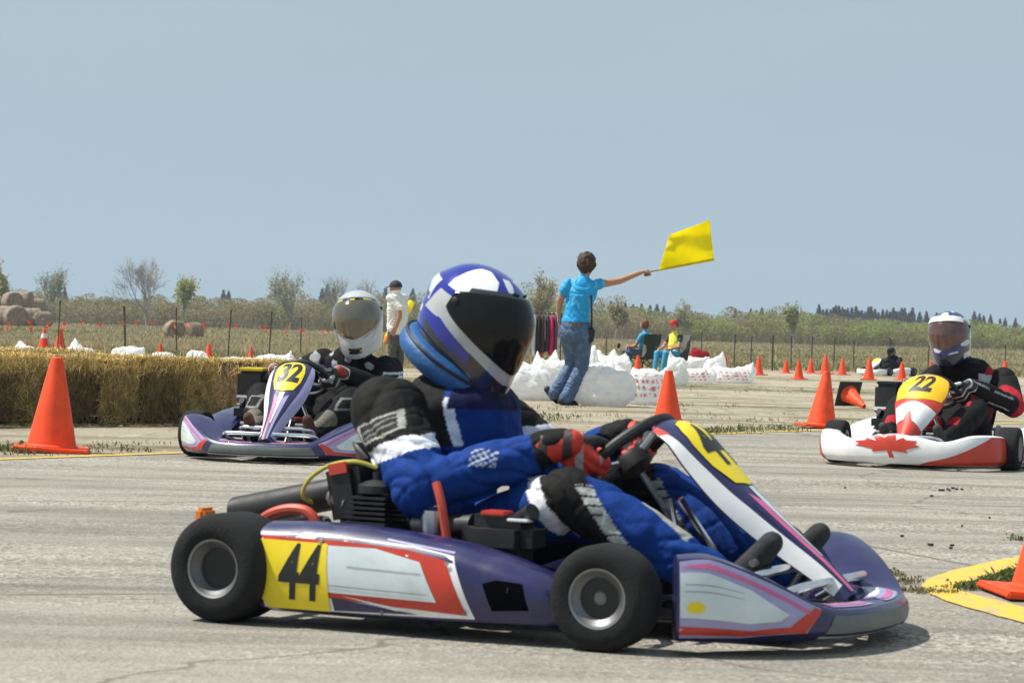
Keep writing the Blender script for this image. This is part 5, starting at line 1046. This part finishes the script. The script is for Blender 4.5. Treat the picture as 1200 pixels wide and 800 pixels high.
def sitter(label, loc, rz, cols, capm=None, hairc=None, hold=True, xk=1.0):
    p = thing('person', label, 'person', loc, rz, 'people beside the track'); H = V((-.12, 0, .46))
    pr = [('l', 'torso', [(H + V((.0, 0, -.06)), V((0, .15, 0)), V((.10, 0, 0))), (H + V((-.03, 0, .12)), V((0, .165, 0)), V((.125, 0, 0))), (H + V((-.05, 0, .30)), V((0, .165, 0)), V((.115, 0, 0))), (H + V((-.05, 0, .43)), V((0, .17, 0)), V((.09, 0, 0))), (H + V((-.04, 0, .49)), V((0, .06, 0)), V((.055, 0, 0)))]),
          ('c', 'neck', H + V((-.04, 0, .46)), .052, H + V((-.01, 0, .58)), .05), ('e', 'head', H + V((.005, 0, .665)), .095, .076, .112), ('c', 'face', H + V((.095, 0, .66)), .012, H + V((.108, 0, .64)), .014), ('c', 'face', H + V((.075, 0, .59)), .018, H + V((.082, 0, .585)), .02)]
    for s in (-1, 1):
        kn = V((.30, s * .13, .47)); an = V((.36, s * .12, .08)); sh = H + V((-.05, s * .175, .40)); el = H + V((.08, s * .23, .16)); wr = V((.24, s * .10, .58)) if hold else V((.20, s * .15, .56))
        pr += [('c', 'legs', H + V((.0, s * .10, .0)), .095, kn, .068), ('c', 'legs', kn, .066, an, .048), ('c', 'shoe', an + V((-.03, 0, -.04)), .042, an + V((.16, 0, -.05)), .032), ('c', 'sleeve', sh, .066, sh.lerp(el, .45), .054), ('c', 'arm', sh.lerp(el, .4), .046, el, .038), ('c', 'arm', el, .038, wr, .026)]
        pr += [(q[0], 'arm') + q[2:] for q in hand(wr, V((1, -s * .3, -.1)), V((0, -s, -.3)), (40, 50, 35), .95)]
    body('body', pr, cols, p, m_skin, .009, 3, .008, lambda co, nm, t: np.where(np.isin(nm, ['torso', 'sleeve', 'legs']), 1, .0))
    e = MB()
    for s in (-1, 1): ell_mesh(e, H + V((.088, s * .03, .68)), .010, .019 if hairc else .011, .013 if hairc else .007)
    e.mats = [m_ink]; e.build('sunglasses' if hairc else 'eye', p)
    if hairc: hair('wavy brown hair', p, H + V((-.018, 0, .675)), (.112, .10, .128), 9, hairc, cut=V((1, 0, -.3)).normalized(), low=-1.2)
    else: hair('brown hair', p, H + V((-.016, 0, .675)), (.098, .082, .115), 12, (.05, .03, .02), cut=V((1, 0, -.2)).normalized(), low=-.5)
    if capm: cap(p, H + V((.0, 0, .70)), V((1, 0, 0)), .103, capm)
    return p
def colfe(co, nm, t): c = np.tile(np.array((.45, .23, .15)), (len(co), 1)); paint(c, np.isin(nm, ['torso', 'sleeve']), (.04, .36, .62)); paint(c, nm == 'legs', (.05, .095, .17)); paint(c, nm == 'shoe', (.02, .02, .02)); return c
def colma(co, nm, t): c = np.tile(np.array((.46, .24, .16)), (len(co), 1)); paint(c, np.isin(nm, ['torso', 'sleeve']), (.03, .035, .04)); paint(c, (nm == 'torso') & (np.abs(co[:, 1]) < .16), (.72, .74, .07)); paint(c, (nm == 'torso') & (np.abs(co[:, 2] - .64) < .025), (.75, .35, .10)); paint(c, nm == 'legs', (.03, .33, .55)); paint(c, nm == 'shoe', (.5, .5, .5)); return c
gs = G(753, 435); rzs = R(128)
chair('dark green folding chair with beige sides, seen from behind', gs, rzs, m_chg, m_chbe); sitter('seated woman with wavy brown hair and sunglasses in the green chair', gs + V((-.10, .08, -.02)), rzs + R(18), colfe, None, (.16, .075, .03)).scale = (1.02, 1.02, 1.02)
gs2 = G(787, 437); rz2 = R(-140)
chair('grey mesh folding chair behind the white sacks', gs2, rz2, m_chgr, m_chgr); sitter('person in a red cap and yellow vest sitting in the grey chair', gs2 + V((-.06, -.04, -.02)), rz2 + R(5), colma, M('red cap cloth', (.42, .012, .02), .8), None, False).scale = (1.02, 1.02, 1.02)
ph = MB(); ph.box((0, 0, 0), (.07, .015, .13), m_blk, Euler((R(30), 0, R(20))), .2); po = ph.build('phone'); po.location = P(725, 405, gs.y + .1); tag(po, 'dark phone held out by the seated woman', 'phone')
# rack of clothes
gr_ = G(636, 433); sr = F / gr_.y; rl = lambda px, py, y=0: V(((px - 636) / sr, y, (433 - py) / sr))
rk = thing('clothes_rack', 'low black metal rail with clothes hung on it behind the white sacks', 'clothes rack', gr_); f_ = MB(); f_.tube([rl(608, 366.5), rl(657, 367.5)], .014, m_blkm, 8)
for q in (609, 656): f_.tube([rl(q, 367), rl(q, 432)], .014, m_blkm, 8); f_.tube([rl(q, 432, -.25), rl(q, 432, .25)], .014, m_blkm, 8)
f_.build('rail', rk)
for i, (px, w_, yb, c, lab) in enumerate([(612, 4.5, 415, (.02, .02, .02), 'black jacket hung at the left end of the rail'), (618, 4, 414, (.55, .55, .53), 'grey white garment hung beside the helmet'), (624.5, 4.5, 417, (.74, .74, .72), 'long white garment hung on the rail'), (630, 5, 416, (.022, .018, .018), 'black jacket hung next to the white garment'), (634.5, 5, 414, (.06, .03, .025), 'dark brown coat with a red patch on the rail'), (640, 4, 412, (.05, .04, .13), 'dark violet jacket hung on the rail'), (645, 5, 416, (.58, .02, .06), 'bright red jacket hung on the rail'), (649.5, 4, 419, (.12, .05, .20), 'purple garment at the right end of the rail')]):
    j = thing('hanging_garment', lab, 'garment', gr_, 0, 'clothes on the rail'); mt = M('garment cloth %d' % i, c, .85, var=.15, vs=30, bump=.3, bs=40); hw = w_ / sr * .62; c0 = rl(px, 368.5); zb = rl(0, yb).z
    mb = MB(); mb.lathe([(.0005, 1.0), (hw * .35, .985), (hw * .8, .93), (hw * .95, .85), (hw * .9, .5), (hw * 1.05, .2), (hw * 1.12, 0)], mt, Matrix.Translation((c0.x, 0, zb)) @ Matrix.Diagonal((1, 2.6, c0.z - zb, 1)), 26)
    mb.v = [(x + .012 * math.sin(z * 17 + i), y + .015 * math.sin(z * 13 + x * 60 + i), z) for x, y, z in mb.v]; mb.build('cloth', j)
    for s in (-1, 1): sl = MB(); sl.tube([(c0.x, s * hw * 2.1, c0.z - .06), (c0.x + .01, s * hw * 2.7, c0.z - .2), (c0.x, s * hw * 2.5, c0.z - .45)], .040, mt, 10, 4, .030); sl.build('sleeve', j)
    if 'red patch' in lab: q = MB(); q.box((c0.x, -hw * 2.45, .35), (hw * 1.2, .01, .15), m_red, None, .2); q.build('patch', j)
    hk_ = MB(); hk_.tube([(c0.x, 0, c0.z - .01), (c0.x, 0, c0.z + .035), (c0.x, .02, c0.z + .05)], .004, m_sil, 6); hk_.build('hook', j)

# ------------------------------------------------------------------ fence posts, flagging, round bales
random.seed(31)
def post(px, yt, yb, label, lean=0, thick=.022):
    g_ = G(px, yb); h = (yb - yt) / (F / g_.y); mb = MB(); l_ = R(lean); tx = math.tan(l_) * h
    mb.tube([(0, 0, -.1), (tx * .5, .01, h * .5), (tx, 0, h)], thick, m_post, 8, 3); mb.box((tx * .985, 0, h * .985), (thick * 2.3, thick * 2.3, .03), m_post, None, .2)
    o = mb.build('fence_post'); o.location = g_; o.rotation_euler = (0, 0, random.random()); tag(o, label, 'fence post', 'thin posts along the field edge'); return g_, h
LP = [(67, 352, 414, 'thin post at the far left above the banded cone', 2), (147, 359, 417, 'dark thick post behind the left straw bales, by the rounded sack', -3), (207, 360, 414, 'post standing against the round bales in the field', -2), (267, 363, 419, 'post right of the straw bale row, by the pair of ribbons', 3), (315, 365, 420, 'post just left of the number 32 plate', 2), (352, 372, 418, 'thin pale post left of the silver helmet', 0),
      (710, 395, 422, 'short post right of the flag waver', 0), (822, 388, 424, 'post above the red bag', -1), (860, 392, 430, 'thin faint post above the rightmost printed sack', 1), (880, 394, 430, 'post beside the rightmost printed sack', 0), (905, 393, 434, 'dark post right of the cone by the sacks', 0), (927, 394, 432, 'post behind the first cones of the right row', -1), (951, 394, 430, 'thin post left of the tall cone tip', 0), (977, 397, 432, 'post between the tall cone and the white kart', 1), (1000, 400, 434, 'short post left of the white kart', 0), (1042, 396, 428, 'post behind the far black driver', 0), (1087, 396, 436, 'leaning post just left of the number 22 helmet', 2), (1178, 404, 436, 'thin post at the far right beyond driver 22', -1)]
for a in LP: post(*a, thick=.026 if 'dark' in a[3] else .018)
ZP = G(147, 417).y - .3
fls = [(2, 386), (11, 380), (33, 378), (36, 386), (58, 380), (76, 380), (95, 377), (117, 380), (141, 380), (160, 379), (176, 378), (202, 380), (216, 381), (238, 381), (266, 382), (277, 383), (300, 384), (312, 385), (338, 387), (352, 387), (377, 387)]
def string(name, label, fl_, grp):
    t = thing(name, label, 'pennant line', (0, ZP, 0), 0, grp); c_ = MB(); pts = [P(x, y - 3, ZP) - V((0, ZP, 0)) for x, y in fl_]; c_.tube(pts, .003, m_cord, 5, 3); c_.build('cord', t)
    for i, (x, y) in enumerate(fl_):
        p = P(x, y - 3, ZP) - V((0, ZP, 0)); a = random.uniform(-.6, 1.3); L_ = random.uniform(.10, .19); w_ = random.uniform(.06, .10); mb = MB(); dx, dz = math.sin(a), -math.cos(a); oy = random.uniform(-.05, .05)
        mb.grid(lambda u, v: p + V((dx * u * L_ + (v - .5) * w_ * (1 - .4 * u), oy * u + .02 * math.sin(u * 5), dz * u * L_ - .01 + .02 * math.sin(u * 6 + i) * u)), 6, 2, m_rib, 0, 1, 0, 1, .002, V((0, -1, 0))); mb.build('pennant', t)
string('pennant_line', 'line of small orange ribbons strung between the posts at the left', fls, 'ribbon lines along the field edge')
def round_bale(label, px, yb, h, rz, seed, zl=0, dz=0):
    g_ = G(px, yb); r = h / 2; mb = MB(); pr = [(.001, -.5), (r * .6, -.5), (r * .92, -.49), (r, -.44), (r * 1.01, -.2), (r * .99, 0), (r * 1.01, .2), (r, .44), (r * .92, .49), (r * .6, .5), (.001, .5)]; mb.lathe([(a, b * h * 1.05) for a, b in pr], m_round, MY, 40)
    mb.v = [tuple(V(p) * (1 + .05 * noise.noise(V(p) * 6 + V((seed, 0, 0))) + .03 * noise.noise(V(p) * 15))) for p in mb.v]; o = mb.build('round_bale', None, 60); o.location = (g_.x, g_.y + dz, g_.z + r * .95 + zl); o.rotation_euler = (0, 0, rz); tag(o, label, 'round hay bale', 'round hay bales in the field')
def ph_(yb, n): g_ = G(100, yb); return n / (F / g_.y)
round_bale('round hay bale seen end on behind the post, left of the pair', 204, 397, ph_(397, 25), R(20), 1); round_bale('darker round hay bale, right of the pair in the field', 223, 397, ph_(399, 24), R(-35), 2, dz=.9)
for i, (px, yb, h, zl, lab) in enumerate([(18, 383, 22, 0, 'greyish round hay bale at the front of the heap at the left'), (3, 382, 20, 0, 'round hay bale at the left edge of the heap'), (34, 382, 19, 0, 'round hay bale in the lower row of the heap, right of the greyish one'), (48, 383, 17, 0, 'lowest round hay bale at the right end of the heap'), (10, 382, 18, 16, 'round hay bale on top of the heap, left'), (22, 381, 17, 17, 'topmost pale round hay bale of the heap'), (37, 381, 16, 12, 'round hay bale lying on the right slope of the heap')]):
    round_bale(lab, px, yb, ph_(yb, h), R(20 + i * 47), 10 + i, ph_(yb, zl), i * .3)

# ------------------------------------------------------------------ trees and scrub
def twig_tree(name, label, px, ytop, ybase_m, hgt, Z, seed, kind, wid=.35, group='trees along the scrub line', levels=5, leafc=None, nleaf=0, leafs=.16):
    rs = random.Random(seed); t = thing(name, label, 'tree', (P(px, ytop, Z).x, Z, gz(Z)), 0, group); tr_ = MB(); lf = Leaf(); tips = []
    def grow(p, d, L_, r, lv):
        n = 3; q = p; dd = d; pts = [p]
        for _ in range(n): dd = (dd + V((rs.gauss(0, .10), rs.gauss(0, .10), rs.gauss(.03, .06)))).normalized(); q = q + dd * L_ / n; pts.append(q)
        mb_tube(tr_, pts, r, r * .6, 5 if lv < 2 else 3)
        if lv >= levels: tips.append((q, dd)); return
        for k in range(rs.choice((3, 3, 4) if kind == 'w' else (2, 3, 3)) if lv else 5):
            f = rs.uniform(.35, 1.); b = pts[0].lerp(pts[-1], f) if f < .95 else q; a = rs.uniform(0, 6.28); o = dd.orthogonal().normalized(); o = (o * math.cos(a) + dd.cross(o) * math.sin(a)); sp = wid * rs.uniform(.6, 1.5)
            grow(b, (dd + o * sp + V((0, 0, .12))).normalized(), L_ * (rs.uniform(.55, .80) if kind == 'w' else rs.uniform(.70, .90)), max(r * rs.uniform(.45, .62), .016 if kind == 'w' else .010), lv + 1)
        tips.append((q, dd))
    grow(V((0, 0, -.1)), V((rs.gauss(0, .05), 0, 1)), hgt * (.30 if kind == 'w' else .24), hgt * .018, 0)
    k_ = hgt / max(v_[2] for v_ in tr_.v); t.scale = (min(1.6, max(1, k_)) ** .7, min(1.6, max(1, k_)) ** .7, k_); tr_.build('trunk', t)
    if nleaf:
        for _ in range(nleaf):
            p, d = rs.choice(tips); q = p - d * rs.uniform(0, hgt * .10) + V((rs.gauss(0, .035), rs.gauss(0, .035), rs.gauss(0, .035))) * hgt; lf.card(q, rv(), leafs * rs.uniform(.5, 1.2), jit(leafc, .3))
        lf.build('crown', t, ) if False else lf.build('crown', m_leaf, t)
    return t
def mb_tube(mb, pts, r1, r2, n):
    N = len(pts); vs = []; fs = []; up = (pts[1] - pts[0]).normalized().orthogonal().normalized()
    for i, p in enumerate(pts):
        tt = (pts[min(i + 1, N - 1)] - pts[max(i - 1, 0)]).normalized(); up = (up - tt * up.dot(tt)).normalized(); w_ = tt.cross(up); rr = r1 + (r2 - r1) * i / (N - 1)
        vs += [p + (up * math.cos(a) + w_ * math.sin(a)) * rr for a in [2 * math.pi * k / n for k in range(n)]]
    for i in range(N - 1):
        for k in range(n): fs.append((i * n + k, i * n + (k + 1) % n, (i + 1) * n + (k + 1) % n, (i + 1) * n + k))
    mb.add(vs, fs, m_barkd)
ZT = 285.
def hm(px, yt, Z=ZT): return P(px, yt, Z).z - gz(Z)
YG = (.40, .40, .14); OG = (.34, .30, .14)
random.seed(77)
twig_tree('bare_tree', 'tall bare grey tree standing above the scrub at the left', 175, 298, 0, hm(175, 298) * .97, ZT - 10, 5, 'bare', .52, leafc=(.2, .18, .15), nleaf=300, leafs=.04, levels=6)
twig_tree('willow_tree', 'yellow green tree rising at the left edge of the picture', 4, 310, 0, hm(4, 310), ZT - 6, 5, 'w', .24, leafc=YG, nleaf=3200, levels=4)
twig_tree('poplar_tree', 'slim grey green tree left of the bare tree', 55, 308, 0, hm(55, 308), ZT - 2, 8, 'p', .34, leafc=(.28, .32, .17), nleaf=1300, leafs=.09, levels=5)
twig_tree('willow_tree', 'small yellow green tree just right of the bare tree', 217, 323, 0, hm(217, 323), ZT - 5, 11, 'p', .26, leafc=YG, nleaf=1800, leafs=.12, levels=5)
twig_tree('poplar_tree', 'thin leafed pale tree left of the silver helmet', 341, 315, 0, hm(341, 315), ZT - 8, 14, 'p', .36, leafc=(.33, .35, .22), nleaf=1300, leafs=.09, levels=5)
twig_tree('bare_tree', 'bare grey tree just behind the silver helmet', 396, 320, 0, hm(396, 320), ZT - 5, 17, 'b', .38, leafc=(.2, .18, .15), nleaf=200, leafs=.05, levels=5)
twig_tree('bare_tree', 'bare grey tree between the silver helmet and the man in white', 437, 325, 0, hm(437, 325), ZT - 3, 19, 'b', .38, leafc=(.2, .18, .15), nleaf=200, leafs=.05, levels=5)
twig_tree('willow_tree', 'rounded olive tree behind the flag waver, left side', 637, 319, 0, hm(637, 319), ZT - 9, 23, 'w', .34, leafc=OG, nleaf=3600, leafs=.11, levels=5)
twig_tree('willow_tree', 'low olive tree behind the flag waver, right side', 722, 350, 0, hm(722, 350), ZT - 9, 25, 'w', .34, leafc=OG, nleaf=2200, leafs=.11, levels=5)
twig_tree('willow_tree', 'pale green tree under the yellow flag', 800, 351, 0, hm(800, 351), ZT - 9, 27, 'p', .28, leafc=(.34, .36, .16), nleaf=1200, leafs=.11, levels=5)
twig_tree('willow_tree', 'pale green tree above the right hand row of cones', 932, 355, 0, hm(932, 355), ZT - 9, 29, 'p', .28, leafc=(.34, .36, .16), nleaf=1100, leafs=.11, levels=5)
# scrub belt: one far-off mass
sb = Leaf(); rs = random.Random(99)
tops = [(-200, 338), (0, 338), (60, 340), (150, 345), (250, 344), (330, 342), (420, 344), (560, 345), (600, 336), (640, 330), (690, 340), (730, 352), (780, 362), (860, 362), (930, 356), (980, 368), (1060, 374), (1130, 374), (1200, 387), (1420, 392)]
def topat(x): return float(np.interp(x, [a for a, _ in tops], [b for _, b in tops]))
PAL = [(.30, .25, .15), (.27, .245, .12), (.26, .27, .10), (.29, .32, .10), (.23, .21, .11), (.33, .28, .18)]
for row, (Zr, hk) in enumerate(((330, 1.0), (305, .86), (285, .66))):
    px = -480
    while px < 1690:
        x = px + rs.uniform(-8, 8); H = max(1.2, (P(x, topat(x), Zr).z - gz(Zr)) * hk * rs.uniform(.82, 1.08)); wv_ = rs.uniform(1.6, 3.0); c0 = P(x, 380, Zr); g_ = V((c0.x, Zr + rs.uniform(-6, 6), gz(Zr)))
        gp = max(0, min(1, (x - 500) / 600)); pc = PAL[rs.choice((0, 1, 4, 5, 1, 2) if rs.random() > gp else (2, 3, 3, 1, 2))]
        for _ in range(80):
            a = rs.uniform(0, 6.28); d = V((math.cos(a) * rs.uniform(0, .5), math.sin(a) * .4, 1)).normalized(); q = g_ + V((rs.gauss(0, wv_ * .38), rs.gauss(0, .9), 0)); L_ = H * rs.uniform(.55, 1.02) * (1 - .35 * min(1, abs(q.x - g_.x) / wv_) ** 2); sd = V((.026, 0, 0)); o = len(sb.v); e = q + d * L_ + V((rs.gauss(0, .1), 0, 0))
            sb.v += [tuple(q - sd), tuple(q + sd), tuple(e)]; sb.f.append((o, o + 1, o + 2)); sb.c += [jit((.28, .235, .165), .2)] * 3
        for _ in range(520):
            u = rs.gauss(0, .42); zz = H * (1 - abs(rs.gauss(0, .42))) * (1 - .35 * min(1, abs(u)) ** 2)
            if zz < 0: zz = rs.random() * H * .5
            q = g_ + V((u * wv_, rs.gauss(0, .9), zz)); sb.card(q, rv(), rs.uniform(.06, .16), jit(pc, .18))
        px += 15
tag(sb.build('scrub_belt', m_leaf), kind='stuff')
m_sp = M('spruce needles', attr=True, rough=.85, var=.2, vs=2)
def spruce(H, seed):
    rs = random.Random(seed); lf = Leaf(); tr_ = MB(); mb_tube(tr_, [V((0, 0, -.2)), V((0, 0, H * .5)), V((0, 0, H * .98))], H * .016, H * .004, 6)
    for k in range(30):
        z = H * (.06 + .92 * k / 30); r = H * .20 * (1 - z / H) ** .85 * rs.uniform(.75, 1.15) + .08
        for j in range(11):
            a = rs.uniform(0, 6.28); d = V((math.cos(a), math.sin(a), -.25 + rs.gauss(0, .12))).normalized()
            for m_ in range(3): lf.card(V((0, 0, z)) + d * r * (.3 + .33 * m_), rv(), r * .34 + .14, jit((.020, .038, .026), .3), .6)
    return tr_, lf
protos = []
for i in range(5):
    tr_, lf = spruce(10., 200 + i); t = thing('spruce_tree', 'x', 'tree', (0, 0, 0), 0); tr_.build('trunk', t); lf.build('crown', m_sp, t); protos.append(t)
ZS = 700.
sp = [(62, 336), (70, 337), (76, 335), (262, 338), (268, 339), (378, 336), (384, 331), (391, 336), (452, 335), (484, 336)] + [(716, 351), (724, 354), (733, 353), (742, 355), (752, 354), (762, 356), (770, 355), (778, 357), (862, 360), (880, 360), (893, 359), (905, 361)]
x = 960
while x < 1072: sp.append((x, 357 + rs.uniform(-3, 5) + (x - 960) * .035)); x += rs.uniform(2.6, 5.0)
sp += [(1078, 364), (1086, 363), (1098, 365), (1142, 363), (1148, 366), (1153, 368), (1161, 367), (1172, 372), (1178, 371), (1190, 371)]
used = [0] * 5
for i, (px, yt) in enumerate(sp):
    k = i % 5; o = protos[k] if not used[k] else copy_tree(protos[k]); used[k] = 1; Z = ZS + rs.uniform(-25, 25); q = P(px, yt, Z); o.location = (q.x, Z, gz(Z)); s_ = (q.z - gz(Z)) / 10.; o.scale = (s_ * rs.uniform(.95, 1.3), s_ * 1.1, s_); o.rotation_euler = (0, 0, rs.random() * 6.28)
    o['group'] = 'spruces on the skyline at the left' if px < 560 else 'spruces on the skyline at the right'; o['label'] = 'one of the few dark spruces above the scrub in the left half' if px < 560 else 'dark blue green spruce in the distant row on the right hand skyline'
fw = Leaf(); rs = random.Random(5)                       # far wood below the spruces
for i in range(15000):
    Z = rs.uniform(500, 690); x = rs.uniform(-.26, .28) * Z; gp = (x / Z + .26) / .54; H = (4.2 if gp < .45 else 6.2 - 2.2 * gp) * (.8 + .35 * noise.noise(V((x * .06, Z * .03, 0)))); fw.card(V((x, Z, gz(Z) + H * rs.random() ** .6)), rv(), rs.uniform(.4, .9), jit((.20, .25, .10) if rs.random() < .7 else (.10, .15, .07), .25))
tag(fw.build('far_wood', m_leaf), kind='stuff')

# ------------------------------------------------------------------ air
hz = MB(); hz.box((0, 720, 22), (1500, 1640, 47), m_wht, None, 0); ho = hz.build('haze', smooth_=False); hm_ = bpy.data.materials.new('haze'); hm_.use_nodes = True; nt = hm_.node_tree; nt.nodes.remove(nt.nodes['Principled BSDF'])
pv_ = nd(nt, 'ShaderNodeVolumePrincipled'); pv_.inputs['Color'].default_value = (.80, .88, 1, 1); pv_.inputs['Density'].default_value = .0003; pv_.inputs['Anisotropy'].default_value = .2; nt.links.new(pv_.outputs[0], nt.nodes['Material Output'].inputs['Volume'])
ho.data.materials.clear(); ho.data.materials.append(hm_); tag(ho, kind='stuff')
